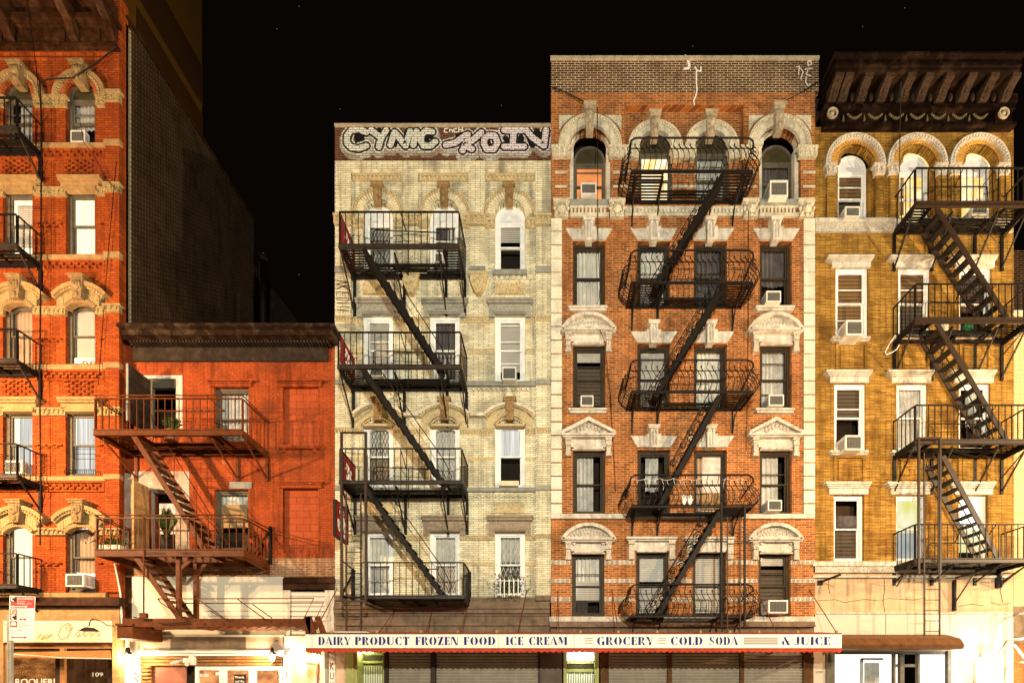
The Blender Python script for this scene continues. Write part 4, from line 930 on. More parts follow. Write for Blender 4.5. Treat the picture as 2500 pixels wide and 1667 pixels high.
# ================================================================ BUILDING 3 : cream brick
b3 = start('cream_tenement', 'narrow cream glazed brick tenement with graffiti on its parapet', 'building', 1080, 0.0)
cols = (922, 1085, 1245); hw = 37
rows3 = [(493,657,'r'),(766,930,None),(1030,1189,11),(1295,1457,None)]
hs = [opening(c-hw,c+hw,y0,y1,a) for c in cols for y0,y1,a in rows3]
wall(817.5, 1345, 393, 1470, hs, 'brick_cream', .30)
pp = wall(817.5, 1345, 306, 392.8, [], 'brick_parapet', .30, 'parapet')
steps([(816,1345,301,306.5,.05)],'coping','coping')
part('roof','black_board',lambda b: b.box(fx(818),fx(1344),.31,8,17.0,fz(330)))
# graffiti
M['paint_white'] = brick('white_sprayed_brick', (.66,.68,.62), (.56,.60,.54), (.10,.09,.08), .21, .068, .010, streak=0)
M['paint_pink'] = brick('pinkish_sprayed_brick', (.68,.62,.66), (.60,.55,.60), (.13,.10,.09), .21, .068, .010, streak=0)
M['paint_haze'] = brick('thin_gray_overspray_brick', (.50,.50,.45), (.24,.17,.12), (.12,.10,.08), .21, .068, .010, grime=(.11,.05,.03), ga=.6, streak=0)
M['paint_black'] = mat('black_spray_paint', (.012,.011,.012), .5, .3, 6)
def gz(pts): return [(fx(800+x/3.92,.01), fz(280+y/3.92,.01)) for x, y in pts]
GA = [[(370,170),(300,140),(225,150),(185,200),(185,270),(225,315),(300,325),(370,300)],
      [(415,150),(455,180),(500,215)],[(560,150),(520,210),(500,260),(490,310)],
      [(600,290),(640,170)],[(640,170),(700,240),(745,300)],[(745,300),(790,160)],[(850,160),(835,220),(820,290)],
      [(1000,165),(940,155),(900,190),(890,250),(920,300),(985,300),(1030,260)]]
GB = [[(1130,290),(1220,270),(1320,200)],[(1340,190),(1320,280),(1290,345)],[(1320,290),(1400,235),(1470,170)],[(1330,300),(1380,330)],
      [(1500,230),(1540,200),(1600,205),(1625,270),(1590,330),(1520,330),(1495,280),(1500,230)],
      [(1690,150),(1860,150)],[(1780,150),(1770,310)],[(1690,305),(1880,305)],
      [(1900,150),(1960,220),(2070,300)],[(2070,300),(2090,150)]]
k = 1/3.92/S
for grp, base, mm in ((GA,'paint_haze','paint_white'),(GB,'paint_haze','paint_pink')):
    b = MB(); [stroke(b, gz([(x+4,y+34) for x,y in p]), 150*k, -.002, i) for i, p in enumerate(grp)]; b.build('graffiti_overspray', M[base], pp)
    b = MB(); [stroke(b, gz(p), 116*k, -.0045, i) for i, p in enumerate(grp)]; b.build('graffiti_halo', M[mm], pp)
    b = MB(); [stroke(b, gz(p), w*k, -.0055, i) for i, (p, w) in enumerate(([([(300,210),(310,260)],100),([(935,215),(935,260)],80),([(490,150),(495,170)],60),([(650,230),(640,290)],50),([(760,150),(750,180)],50),([(985,200),(1000,230)],40)] if grp is GA else [([(1560,260),(1565,290)],60),([(1240,200),(1300,180)],40),([(1700,220),(1720,260)],50),([(1850,220),(1850,260)],60),([(1930,220),(1960,290)],60),([(2000,160),(2050,230)],60)]))]; b.build('graffiti_shade', M['paint_black'], pp)
    b = MB(); [stroke(b, gz(p), 90*k, -.007, i) for i, p in enumerate(grp)]; b.build('graffiti_outline', M['paint_black'], pp)
    b = MB(); [stroke(b, gz(p), 58*k, -.0095, i) for i, p in enumerate(grp)]; b.build('graffiti_letters', M[mm], pp)
b = MB()
for p in ([(1150,130),(1120,135),(1115,165),(1145,170)],[(1165,165),(1168,140),(1190,145),(1195,168)],[(1235,130),(1205,140),(1210,165),(1240,165)],[(1255,120),(1255,165)],[(1255,145),(1285,140)],[(1290,120),(1288,165)]): stroke(b, gz(p), 9*k, -.004)
b.build('graffiti_tag', M['paper'], pp)
b = MB()
for p in ([(88,180),(200,200),(90,215)],[(88,225),(205,235)],[(90,262),(150,235),(205,270)],[(90,290),(205,300)],[(90,290),(90,325)],[(148,296),(148,325)],[(205,300),(205,332)],[(90,345),(205,352),(200,375),(92,368),(90,345)],[(90,395),(205,400)],[(92,430),(205,436)],[(150,398),(150,433)],[(95,460),(205,470)],[(150,465),(150,488)]):
    stroke(b, [(fx(800+x/3.92,.05), fz(640+y/3.92,.05)) for x, y in p], 6*k, -.075)
# piers (the window bays are recessed between them)
pc = [(817.6,857),(981,1020),(1144,1184),(1307,1344.8)]
steps([(817.6,1344.8,393,416,.07)]+[(a,c,416,520,.07) for a,c in pc],'brick_cream','pier')
steps([(817.6,857,553,1456,.05),(1308,1344.8,553,1456,.05),(1144,1184,553,657,.05),(981,1020,553,640,.05)],'brick_cream','pilaster')
b.build('graffiti_tag', M['paint_black'], b3)
for c in cols:
    eggband(c-63,c+60,425,440,.04,'carve_gold',12); band(c-64,c+61,417,424,.03,'brick_cream','recessed_course')
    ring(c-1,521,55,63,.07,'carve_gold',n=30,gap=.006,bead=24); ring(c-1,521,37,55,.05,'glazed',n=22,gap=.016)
    ring(c-1,521,62,64.5,.09,'carve_gold',n=20,name='drip_moulding')
    keystone(c-17,c+13,446,492,'carve_gold',.16)
    steps([(c-42,c+42,657,669,.08)],'stone_gray','sill')
    # ornate panels, lintels
    for y in (688,1224):
        p_ = band(c-39,c+38,y,y+30,.02,'brick_cream','panel_surround'); 
        if c != 1085: band(c-37,c+36,y+2,y+28,.05,'carve_gold','carved_panel')
    for j, y in enumerate((726,1257)):
        m1, m2 = (('stone_gray','carve_gray') if j == 0 else ('stone_tan2','carve_tan2'))
        if j and 'stone_tan2' not in M: M['stone_tan2'] = mat('taupe_stone', (.26,.21,.15), .8, .25, 7, streak=.4); M['carve_tan2'] = carved('carved_taupe_stone', (.27,.22,.16), (.12,.09,.06), 12)
        steps([(c-57,c+57,y,y+5,.16),(c-55,c+55,y+5,y+12,.12)],m1,'lintel_cap'); o = steps([(c-52,c+51,y+12,y+34,.05),(c-52,c-38,y+34,y+50,.05),(c+38,c+51,y+34,y+50,.05)],m2,'lintel')
        steps([(c-39,c+38,y+31,y+35,.10),(c-41,c+40,y+35,y+39,.07)],m1,'lintel_label')
    # segmental hoods
    hood_arc(c-1,63,980,1006,6,.16,'stone_cream'); hood_arc(c-1,62,986,1014,6,.12,'carve_gold',bead=26)
    hood_arc(c-1,55,992,1024,21,.06,'carve_gold','carved_spandrel'); hood_arc(c,38,1016,1034,8,.10,'carve_gold','bead_moulding',1,0,bead=13)
    steps([(c-57,c-40,1018,1046,.055),(c+39,c+55,1018,1046,.055)],'carve_gold','hood_stop')
    keystone(c-17,c+15,970,1024,'carve_gold',.17)
band(c-3,c-2,1,2,0,'carve_gold') if False else None
for a, c_ in ((985,1022),(1147,1186)):
    steps([(a-60 if False else a,c_,1006,1014,.13)],'stone_cream','string_course')
for (a,c_) in ((814,858),(983,1021),(1138,1188),(1305,1345)): capital(a,c_,519,546,.09,'carve_gold')
for c in cols: capital(c-62,c-39,531,554,.05,'carve_gold'); capital(c+39,c+61,531,554,.05,'carve_gold')
segs = [(860,884),(960,1047),(1123,1207),(1283,1307)]
for y0, y1 in ((775,788),(1047,1060),(1307,1318)):
    for a, c_ in segs: eggband(a,c_,y0,y1,.03,'carve_gold',max(3,int((c_-a)/7)))
    for a, c_ in ((817,858),(1306,1345)): eggband(a,c_,y0-3,y1-4,.08,'carve_gold',6)
for y0, y1 in ((852,864),(1115,1124),(1371,1380)):
    for a, c_ in segs: band(a,c_,y0,y1,.015,'carve_gold','ornamental_band')
for y0, y1 in ((930,941),(1189,1199),(1457,1469)):
    steps([(858,1307,y0,y1,.08),(817,857.5,y0-5,y1-4,.10),(1307.5,1345,y0-5,y1-4,.10)],'stone_gray' if y0 < 1400 else 'stone_brown','sill_course')
steps([(817,857,650,664,.1),(1308,1345,650,664,.1),(1145,1184,649,659,.1)],'stone_gray','pilaster_sill')
part('dentil_strip','brick_cream',lambda b: [pb(b,x,x+7,673,680,.05) for c in cols for x in range(c-52,c+50,14)] + [pb(b,x,x+7,1206,1212,.05) for x in range(1160,1300,15)])
part('sawtooth_strip','brick_cream',lambda b: [b.prism([(fx(x,.04),fz(947,.04)),(fx(x+10,.04),fz(947,.04)),(fx(x+5,.04),fz(955,.04))],-.05,.01) for x in range(1152,1296,12)])
for xa, xb in ((1146,1188),(981,1022)):
    q = .17; mb = MB(); pb(mb, xa-1, xb+1, 660, 668, .20)
    mb.prism([(fx(xa,q),fz(669,q)),(fx(xb,q),fz(669,q)),(fx(xb-3,q),fz(690,q)),(fx((xa+xb)/2+6,q),fz(713,q)),(fx((xa+xb)/2-6,q),fz(713,q)),(fx(xa+3,q),fz(690,q))][::-1],-q,.01)
    mb.build('corbel_bracket',M['carve_gold'],b3)
cc3 = {(0,0):dict(content=[('curtain','curt_gray',0,1,0,.85)],gate=(6,5,0,.95)),(1,0):dict(content=[('curtain','curt_dark',0,.9,.5,.95),('curtain','curt_white',.55,1,.05,.8),('back','brown_room')],up=(.3,)),
 (2,0):dict(content=[('blind','blind_gray',0,1,.5,.9)]),
 (0,1):dict(content=[('blind','blind_gray',0,1,.0,.95)],up=(.3,)),(1,1):dict(content=[('curtain','curt_dark',0,1,0,1),('curtain','curt_gray',.1,1,0,.42)]),(2,1):dict(content=[('blind','blind_gray',0,1,.2,1)],up=(.3,.85),bar=(.6,)),
 (0,2):dict(content=[('curtain','curt_white',0,1,.45,1),('curtain','curt_brown',0,1,0,.45)],gate=(6,6,0,.97)),(1,2):dict(content=[('curtain','curt_gray',0,1,0,1)],gate=(6,6,0,.97,'curt_white')),(2,2):dict(content=[('blind','lit_sheer',0,1,.5,.98)]),
 (0,3):dict(content=[('curtain','curt_white',0,1,.45,.93),('curtain','curt_gray',0,1,0,.45)]),(1,3):dict(content=[('curtain','curt_white',0,1,.5,.95),('curtain','curt_brown',0,1,0,.5)],gate=(8,9,0,.93,'curt_white')),(2,3):dict(content=[('curtain','curt_gray',0,1,.5,.9),('curtain','curt_dark',0,1,.1,.5)],gate=(4,5,0,.93,'curt_white'))}
for i, c in enumerate(cols):
    for j, (y0,y1,a) in enumerate(rows3):
        window(c-hw,c+hw,y0,y1,a,'frame_white',.11,.12 if j else .13, tymp='tymp_white' if a == 'r' else None, **cc3[(i,j)])
# storefront cornice
steps([(815,1342,1469,1480,.14),(813,1342,1480,1485,.22),(814,1342,1485,1496,.18),(815,1342,1496,1502,.12),(817,1341,1502,1521,.08),(815,1342,1521,1526,.13),(816,1342,1526,1548,.08)],'stone_brown','shop_cornice')
# fire escape
f3 = thing('fire_escape', 'black iron fire escape with steep stairs on the cream brick tenement', 'fire escape', (fx(980,1.05),-1.05,4), 'fire escapes')
for j, (Xa, Xb, Yr, Y0, Y1) in enumerate(((826,1122,516,596,606),(823,1126,810,890,900),(827,1128,1094,1172,1181),(880,1133,1372,1452,1461))):
    P = balcony(f3, Xa, Xb, Yr, Y0, Y1, 1.05, 0, 'iron','iron_edge', hatch=(.22,.86,.55) if j < 3 else None, pitch=.165, ends=(1 if j < 3 else 0,1), brackets=(.0,.45,.83,1) if j < 3 else (1,.5), strut=.95 if j < 3 else .05, slat=.082)
    rod(f3, [(911,Y0+2,.5),(912,Yr+50,.5),(920,Yr+46,.5),(1072,Yr+52,.5)] if j < 3 else [(1040,Yr+16,.5),(1072,Yr+17,.5)], .015,'iron','inner_rail')
    if j < 3: rod(f3, [(978,Yr+3,1.04),(992,Yr+50,.5)], .013,'iron','rail_brace'); rod(f3, [(997,Yr+50,.5),(997,Y0+48,.5)], .013,'iron','rail_post')
rod(f3,[(834,1375,1.05),(834,1455,1.05)],.02,'iron','corner_post'); rod(f3,[(834,1368,1.05),(868,1393,.0)],.018,'iron','side_rail'); rod(f3,[(832,1452,1.05),(865,1462,.1)],.03,'iron','side_beam')
rod(f3,[(832,1457,1.05),(895,1457,1.05)],.03,'iron','front_beam'); rod(f3,[(834,1452,1.0),(862,1400,.1)],.035,'iron','brace'); rod(f3,[(862,1390,.05),(862,1465,.05)],.06,'iron','wall_post')
rod(f3,[(1146,1396,.04),(1146,1470,.04)],.06,'iron','wall_post')
for a, c in (((888,609),(1073,892)),((884,901),(1078,1174)),((887,1184),(1078,1452))): stair(f3, a[0],a[1],c[0],c[1], 1.0, .5, 13, 'iron', .12, True, 'iron')
b = MB()
for X in (834,893): b.bar((fx(X,1.12),-1.12,fz(1055,1.12)),(fx(X,1.12),-1.12,fz(1468,1.12)),.06,.05)
b.bar((fx(832,1.12),-1.12,fz(1056,1.12)),(fx(895,1.12),-1.12,fz(1056,1.12)),.04,.04); b.bar((fx(832,1.12),-1.12,fz(1467,1.12)),(fx(895,1.12),-1.12,fz(1467,1.12)),.04,.04); b.build('ladder_guide',M['iron_brown'],f3)
ladder(f3, 845, 881, 1205, 1542, 1.0, 13, 'iron_brown')
# red signboards
M['sign_red'] = mat('deep_red_sign', (.20,.012,.012), .5, .25, 4)
for n, (Y0, Y1, ph, lb) in enumerate(((520,594,'up','on highest balcony'),(814,884,'mid','on the second highest balcony'),(1096,1168,'low','just above the tall ladder guide'))):
    s_ = thing('banner_sign', 'narrow red signboard with pale characters '+lb+' of cream tenement', 'sign', (fx(826,1.0),-.6,fz(Y1,1.0)), 'red side banners on the cream tenement')
    x = fx(826,1.0)+.045; za, zb = fz(Y1,1.0)+.02, fz(Y0,1.0)-.06; MB().box(x,x+.03,-.98,-.06,za,zb).build('board',M['sign_red'],s_)
    b = MB(); h = zb-za; r = random.Random(n+3)
    for u, v, du, dv in ((-.72,.75,.12,-.05),(-.66,.62,-.08,-.14),(-.60,.5,.2,-.06),(-.52,.72,0,-.5),(-.40,.62,.12,-.12),(-.42,.38,.12,-.16),(-.70,.3,.1,-.12)):
        b.bar((x+.035,u,za+h*v),(x+.035,u+du,za+h*(v+dv)),.012,.07)
    b.build('character',M['paper'],s_)
hs_ = thing('hanging_sign', 'dark red hanging sign with pale brush characters beside drop ladder', 'sign', (fx(826,.6),-.3,fz(1320,.6)))
x = fx(845,.25); za, zb = fz(1322,.25), fz(1234,.25)
qa, qb = .15, .95
xs = fx(847,.15); pts = [(xs,-qa,fz(1330,qa)+.0),(xs,-qb,fz(1330,qa)),(xs,-qb,fz(1250,qa)+.0),(xs,-qa,fz(1250,qa))]
za, zb = pts[0][2]+.02, pts[2][2]+.05
MB().box(xs-.03,xs+.03,-qb,-qa,za,zb).build('board',M['sign_red'],hs_)
b = MB()
for y0,z0,y1,z1 in ((qa,za,qb,za),(qa,zb,qb,zb),(qa,za,qa,zb),(qb,za,qb,zb)): b.bar((xs,-y0,z0),(xs,-y1,z1),.08,.03)
b.build('frame',M['iron'],hs_)
b = MB(); h = zb-za; w = qb-qa
for (u,v),(u2,v2) in (((.35,.92),(.45,.80)),((.30,.74),(.62,.80)),((.62,.80),(.38,.60)),((.38,.60),(.66,.62)),((.20,.52),(.22,.25)),((.22,.25),(.40,.22)),((.40,.22),(.40,.42)),((.40,.42),(.22,.44)),((.55,.55),(.80,.48)),((.80,.48),(.84,.30)),((.84,.30),(.60,.30)),((.60,.30),(.62,.46)),((.62,.16),(.86,.10))):
    b.bar((xs+.035,-qb+w*u,za+h*v),(xs+.035,-qb+w*u2,za+h*v2),.012,.09)
b.build('character',M['paper'],hs_)
ac(1226,1260,895,927,-.10,'square air conditioner low in right hand window of cream tenement')
ac(903,935,900,918,-.10,'air conditioner half hidden by second highest balcony of cream tenement')
ac(1062,1080,616,641,-.12,'small air conditioner behind the topmost balcony of cream tenement')
w_ = thing('window_planter', 'pale green empty planter trough on arched window sill of cream tenement', 'planter', (fx(1243),-.05,fz(1189)))
mb = MB(); mb.prism([(fx(1221),fz(1188)),(fx(1265),fz(1188)),(fx(1267),fz(1176)),(fx(1219),fz(1176))],-.08,.06); mb.build('trough',M['planter'],w_)
wg = thing('window_garden', 'bushy green potted plants behind white twisted window guard', 'plant', (fx(1243,.2),-.2,fz(1455,.2)))
b = MB(); leafy(b,(fx(1245,.12),-.12,fz(1432,.12)),.55,.12,.45,420,.07,9,.6); b.build('leaves',M['leaf'],wg)
b = MB(); [b.tube([(fx(x,.15),-.15,fz(1455,.15)),(fx(x,.15),-.15,fz(1448,.15))],.07,8) for x in (1220,1245,1266)]; b.build('flower_pots',M['planter'],wg)
gd = thing('window_guard', 'white twisted iron window guard on lowest right window of cream tenement', 'window guard', (fx(1243,.28),-.28,fz(1455,.28)))
b = MB()
for X in (1221,1231,1243,1254,1265): b.tube([(fx(X,.28),-.28,fz(1454,.28)),(fx(X,.28),-.28,fz(1412,.28))],.014,5)
for Y in (1417,1451): b.tube([(fx(1206,.02),-.02,fz(Y,.1)),(fx(1212,.28),-.28,fz(Y,.28)),(fx(1272,.28),-.28,fz(Y,.28)),(fx(1280,.02),-.02,fz(Y,.1))],.012,5)
b.build('bars',M['frame_white'],gd)
fl = thing('small_flag', 'tiny red and white striped flag in window garden', 'flag', (fx(1218,.25),-.25,fz(1417,.25)))
MB().tube([(fx(1218,.25),-.25,fz(1420,.25)),(fx(1219,.25),-.25,fz(1396,.25))],.005,4).build('stick',M['paper'],fl)
MB().prism([(fx(1216,.26),fz(1415,.26)),(fx(1223,.26),fz(1412,.26)),(fx(1221,.26),fz(1399,.26)),(fx(1219,.26),fz(1397,.26))],-.265,-.26).build('cloth',M['maroon'],fl)
# ================================================================ BUILDING 4 : orange brick
b4 = start('orange_tenement', 'wide orange brick tenement with cream terracotta arches and bowed balconies', 'building', 1670, .06)
cx4 = [(1399,1478),(1556,1636),(1694,1775),(1855,1933)]
X4 = [( (1391,1491), (1551,1651), (1689,1789), (1853,1954) )]
h4 = []
top = [(1391,1491,302,486),(1854,1955,300,486)]
for a,c,y0,y1 in top: h4.append(opening(a,c,y0,y1,'r'))
W4 = []
for j,(y0,y1) in enumerate(((590,745),(840,995),(1098,1253),(1347,1504))):
    for i,(a,c) in enumerate(cx4):
        a2, c2 = (a-3,c-2) if j == 3 else (a,c)
        W4.append((i,j,a2,c2,y0,y1)); h4.append(opening(a2,c2,y0,y1))
recess = [(fx(1526,.06),fz(499,.06)),(fx(1815,.06),fz(499,.06)),(fx(1815,.06),fz(258,.06)),(fx(1526,.06),fz(258,.06))]
h4.append(recess)
# upper half / lower half split at the string course so the tessellation stays simple
wall(1345.5,1990,226,1506,h4,'brick_orange',.34)
wall(1345.5,1999,143,225.8,[],'brick_brown',.34,'parapet'); steps([(1344,2001,136,143.5,.05)],'coping','coping')
part('roof','black_board',lambda b: b.box(fx(1348),fx(1996),.31,9,18.4,fz(170)))
C.d = -.09
cen = [(1560,1642,320,494),(1697,1780,320,494)]
hc = [opening(a,c,y0,y1,'r') for a,c,y0,y1 in cen]
wall(1524,1818,250,503,hc,'brick_orange',.25,'recessed_wall')
for i,(c) in enumerate((1601,1738.5)):
    ring(c,357,57,66,.14,'carve_cream',n=32,gap=.008,bead=26); ring(c,357,64,67,.17,'stone_cream',n=20,name='drip_moulding'); ring(c,357,41,57,.11,'stone_cream',n=12,gap=.006)
    keystone(c-17,c+14,271,328,'carve_cream',.24)
for a,c in ((1527,1560),(1640,1700),(1780,1815)): capital(a,c,356,384,.13,'carve_cream'); steps([(a,c,417,422,.03),(a,c,452,457,.03)],'stone_cream','stone_stripe')
for (a,c,y0,y1),ct in zip(cen,([('glow','lit_amber',0,1,0,1),('blind','lit_amber',0,1,.5,.78)],[('curtain','curt_gray',0,1,0,.78)])):
    window(a,c,y0,y1,'r','frame_gray',.06,.12,ct,.5,tymp='tymp_green')
C.d = .06
for c, (a,d_,y0,y1) in zip((1441,1904.5),top):
    ring(c,353,68,76,.10,'carve_cream',n=34,gap=.008,bead=28); ring(c,353,75,77.5,.13,'stone_cream',n=20,name='drip_moulding'); ring(c,353,50,68,.07,'stone_cream',n=14,gap=.006)
    ring(c,352,40.5,49.9,-.12,'quoin',back=-.30,n=18,gap=.01,name='jamb_arch')
    q = -.06; k = (D-.0)/D
    mb = MB()
    for s_ in (-1,1):
        x0, x1 = sorted((fx(c+s_*40.5,.06), fx(c+s_*50,.06))); mb.box(x0,x1,.06,.24,fz(486,.06),fz(352,.06))
    mb.build('jamb',M['quoin'],b4)
    keystone(c-16,c+15,252,316,'carve_cream',.20)
    for s_ in (-1,1):
        mb = MB(); q = .10; pts = [(fx(c+s_*76,q),fz(281,q)),(fx(c+s_*36,q),fz(281,q)),(fx(c+s_*52,q),fz(290,q)),(fx(c+s_*66,q),fz(304,q)),(fx(c+s_*76,q),fz(319,q))]
        mb.prism(pts if s_ > 0 else pts[::-1], -q, -.05); mb.build('spandrel_ornament',M['carve_cream'],b4)
    capital(c-93,c-46,353,380,.08,'carve_cream'); capital(c+46,c+92,353,380,.08,'carve_cream')
    for y in (417,452):
        for s_ in (-1,1): pb_x = sorted((c+s_*56,c+s_*86)); band(pb_x[0],pb_x[1],y,y+5,.02,'stone_cream','stone_stripe')
    steps([(c-50,c+44,486,499,.10)],'stone_gray','sill')
    for s_ in (-1,1):
        xa = c-90 if s_ < 0 else c+46; xb = xa+40; xm = (xa+xb)/2
        mb = MB(); pb(mb,xa,xb,483,492,.16); pb(mb,xa+3,xb-3,492,528,.10); q = .18
        mb.ball((fx(xm,q),-q,fz(509,q)),.13,.08,.13,10,8); mb.ball((fx(xm,q+.06),-q-.06,fz(509,q)),.05,.05,.05,6,6)
        for t in range(8): an = t*.785; mb.ball((fx(xm,q)+.19*math.cos(an),-.17,fz(508,q)+.19*math.sin(an)),.05,.05,.05,6,4)
        mb.build('face_bracket',M['carve_cream'],b4)
    band(c-50,c+46,501,522,.03,'brick_orange','dentil_ground'); part('dentil_row','stone_cream',lambda b: [pb(b,x,x+5,506,518,.06) for x in range(int(c-48),int(c+42),9)]+[pb(b,c-50,c+46,501,506,.07)])
    band(c-50,c+46,519,528,.06,'stone_cream','stone_band')
band(1526,1815,503,526,.04,'stone_cream','stone_band')
part('dentil_row','stone_cream',lambda b: [pb(b,x,x+5,508,517,.09) for x in range(1530,1812,9)])
# window content
glist = {(0,-1):[('blind','lit_orange',0,1,.30,.72),('glow','lit_orange',0,1,0,.7)],(3,-1):[('curtain','curt_dark',0,1,.30,.70)]}
window(1401.5,1480.5,333,486,'r','frame_gray',.06,.26,[('blind','lit_orange',0,1,.62,.72),('glow','lit_orange',0,1,0,.62)],.5,tymp='tymp_green',up=(.7,),d=.0)
window(1865,1945,330,486,'r','frame_gray',.06,.26,[('curtain','curt_dark',0,1,.30,.70)],.45,tymp='tymp_green',d=.0)
c4_ = {(0,0):[('curtain','curt_white',0,1,0,.93)],(1,0):[('curtain','curt_white',0,1,.45,1),('curtain','curt_gray',0,1,0,.45)],(2,0):[('curtain','curt_dark',0,1,0,1)],(3,0):[('curtain','curt_dark',.1,.9,.4,.95)],
 (0,1):[('blind','blind_gray',0,1,.72,1),('blind','blind_dark',0,1,.1,.72)],(1,1):[('blind','blind_gray',0,1,.3,1),('curtain','curt_gray',0,1,0,.3)],(2,1):[('curtain','curt_white',0,1,.1,1)],(3,1):[('curtain','curt_gray',0,1,.1,.95)],
 (0,2):[('curtain','curt_gray',0,.65,0,.95)],(1,2):[('curtain','curt_gray',.3,.7,.4,.95)],(2,2):[('glow','lit_warm',0,1,0,1),('curtain','curt_brown',0,.35,0,1),('thing','kraft',.3,1,.1,.3)],(3,2):[('curtain','curt_gray',.1,.7,0,.95)],
 (0,3):[('curtain','curt_white',0,1,.5,1),('blind','blind_gray',0,1,.25,.5),('thing','black_board',.15,.5,0,.2)],(1,3):[('blind','blind_white',0,1,.5,1),('blind','blind_gray',0,1,.0,.5)],(2,3):[('blind','blind_gray',0,1,0,1)],(3,3):[('blind','blind_gray',0,1,.75,1),('blind','blind_dark',0,1,.25,.75)]}
ups = {(0,1):(.45,),(3,1):(.55,),(3,2):(.35,),(3,3):(.4,),(0,3):(.4,)}
for i,j,a,c,y0,y1 in W4: window(a,c,y0,y1,None,'frame_black',.085,.12,c4_[(i,j)],.52,up=ups.get((i,j),()),bar=(.5,) if (i,j) in ((0,1),(3,1),(0,3)) else ())
def splay(c, y0, y1, t=57, bt=40):
    q = .10; mb = MB(); pts = [(fx(c-bt,q),fz(y1,q)),(fx(c+bt,q),fz(y1,q)),(fx(c+t,q),fz(y0,q)),(fx(c-t,q),fz(y0,q))]; mb.prism(pts,-q,-.05); mb.build('splayed_lintel',M['stone_white'],b4)
    keystone(c-15,c+15,y0-26,y1,'stone_white',.20,face=False)
    mb = MB(); mb.prism([(fx(c-12,.13),fz(y1,.13)),(fx(c+12,.13),fz(y1,.13)),(fx(c+18,.13),fz(y0-5,.13)),(fx(c-18,.13),fz(y0-5,.13))],-.13,-.05); mb.build('lintel_centre',M['stone_white'],b4)
for c in (1438,1597,1735.5,1896): splay(c,557,585)
for c in (1597,1735.5): splay(c,809,836); splay(c,1064,1091)
def pediment(c, ytop, ybase, yfr, ycon, kind, w=68):
    if kind == 'tri':
        q = .22; mb = MB()
        for s_ in (-1,1): mb.prism([(fx(c,q),fz(ytop,q)),(fx(c,q),fz(ytop+9,q)),(fx(c+s_*w,q),fz(ybase+3,q)),(fx(c+s_*w,q),fz(ybase-5,q))][::s_],-q-.02,-.05)
        mb.build('pediment_rake',M['stone_white'],b4)
        mb = MB(); q = .12; mb.prism([(fx(c-w+12,q),fz(ybase,q)),(fx(c+w-12,q),fz(ybase,q)),(fx(c,q),fz(ytop+7,q))],-q,-.05); t = mb.build('tympanum',M['stone_white'],b4)
        mb = MB(); [mb.ball((fx(c+dx,q),-q,fz(ybase-3-(38-abs(dx))*.38,q)),.06,.05,.09,6,5) for dx in (-26,-18,-10,0,10,18,26)]; mb.build('carved_foliage',M['carve_white'],t)
    elif kind == 'seg':
        hood_arc(c,w,ytop,ybase,8,.26,'stone_white','pediment_arch',blocks=7,gap=.006); hood_arc(c,w-8,ytop+8,ybase,30,.12,'stone_white','tympanum')
        mb = MB(); q = .14
        for dx in range(-45,46,8): mb.ball((fx(c+dx,q),-q-.01,fz(ybase-5-(50-abs(dx))*.34,q)),.075,.06,.085,7,5); mb.ball((fx(c+dx+4,q),-q-.02,fz(ybase-3-(50-abs(dx))*.12,q)),.05,.05,.06,6,4)
        mb.build('carved_foliage',M['carve_white'],b4)
    steps([(c-w,c+w,ybase,ybase+5,.26),(c-w+3,c+w-3,ybase+5,ybase+10,.2)],'stone_white','pediment_base')
    steps([(c-43,c+42,yfr,yfr+25,.06),(c-36,c+36,yfr+25,yfr+29,.10),(c-40,c+40,yfr+29,yfr+32,.07)],'stone_white','frieze')
    for s_ in (-1,1):
        xa = c-56 if s_ < 0 else c+43; mb = MB(); pb(mb,xa-1,xa+14,yfr,yfr+7,.18); pb(mb,xa,xa+13,yfr+7,yfr+20,.15); pb(mb,xa+1,xa+12,yfr+20,ycon-8,.10); pb(mb,xa,xa+13,ycon-8,ycon,.12); q=.17
        mb.ball((fx(xa+6.5,q),-q,fz(yfr+10,q)),.06,.05,.05,6,4); mb.ball((fx(xa+6.5,q-.04),-q+.04,fz(ycon-5,q)),.06,.05,.05,6,4); mb.build('console',M['carve_white'],b4)
for c, s_ in ((1437,0),(1896,0)):
    pediment(c,759,799,808,857,'seg'); pediment(c,1017,1056,1066,1112,'tri',66); pediment(c,1274,1311,1319,1365,'seg',67)
for c in (1592,1735): 
    steps([(c-62,c+62,1309,1314,.22),(c-60,c+60,1314,1319,.16)],'stone_white','flat_cornice'); steps([(c-43,c+42,1319,1343,.06),(c-36,c+36,1343,1347,.1)],'stone_white','frieze')
    for xa in (c-56,c+43): steps([(xa-1,xa+14,1319,1327,.16),(xa,xa+13,1327,1357,.11),(xa,xa+13,1357,1364,.13)],'carve_white','console')
for y0,y1 in ((745,757),(995,1007)):
    for c in (1437,1895): steps([(c-49,c+46,y0,y0+5,.16),(c-46,c+43,y0+5,y1,.11)],'stone_white','sill')
band(1345.6,1989.9,1253.5,1265,.07,'stone_white','sill_course'); band(1341,1990,1504.5,1516,.10,'stone_white','sill_course')
for y in (1367,1412,1457):
    for a,c in ((1345.6,1392),(1476,1549),(1633,1688),(1774,1849),(1931,1989.9)):
        o = band(a,c,y,y+10,.03,'stone_white','ornamental_band'); b = MB(); n = max(3,int((c-a)/11)); q = .09
        for i in range(n): b.arc(fx(a+(c-a)*(i+.5)/n,q),fz(y+5,q),.025,.045,0,6.28,-q-.012,-q+.01,10)
        b.build('ring_ornament',M['stone_tan'],o)
qs = []
for i in range(22):
    y = 533+i*33.2
    if y > 1245: break
    for a,c in ((1345.6,1372),(1963,1989.9)): qs.append((a,c,y,min(y+30,1253),.05))
steps(qs,'quoin','quoin')
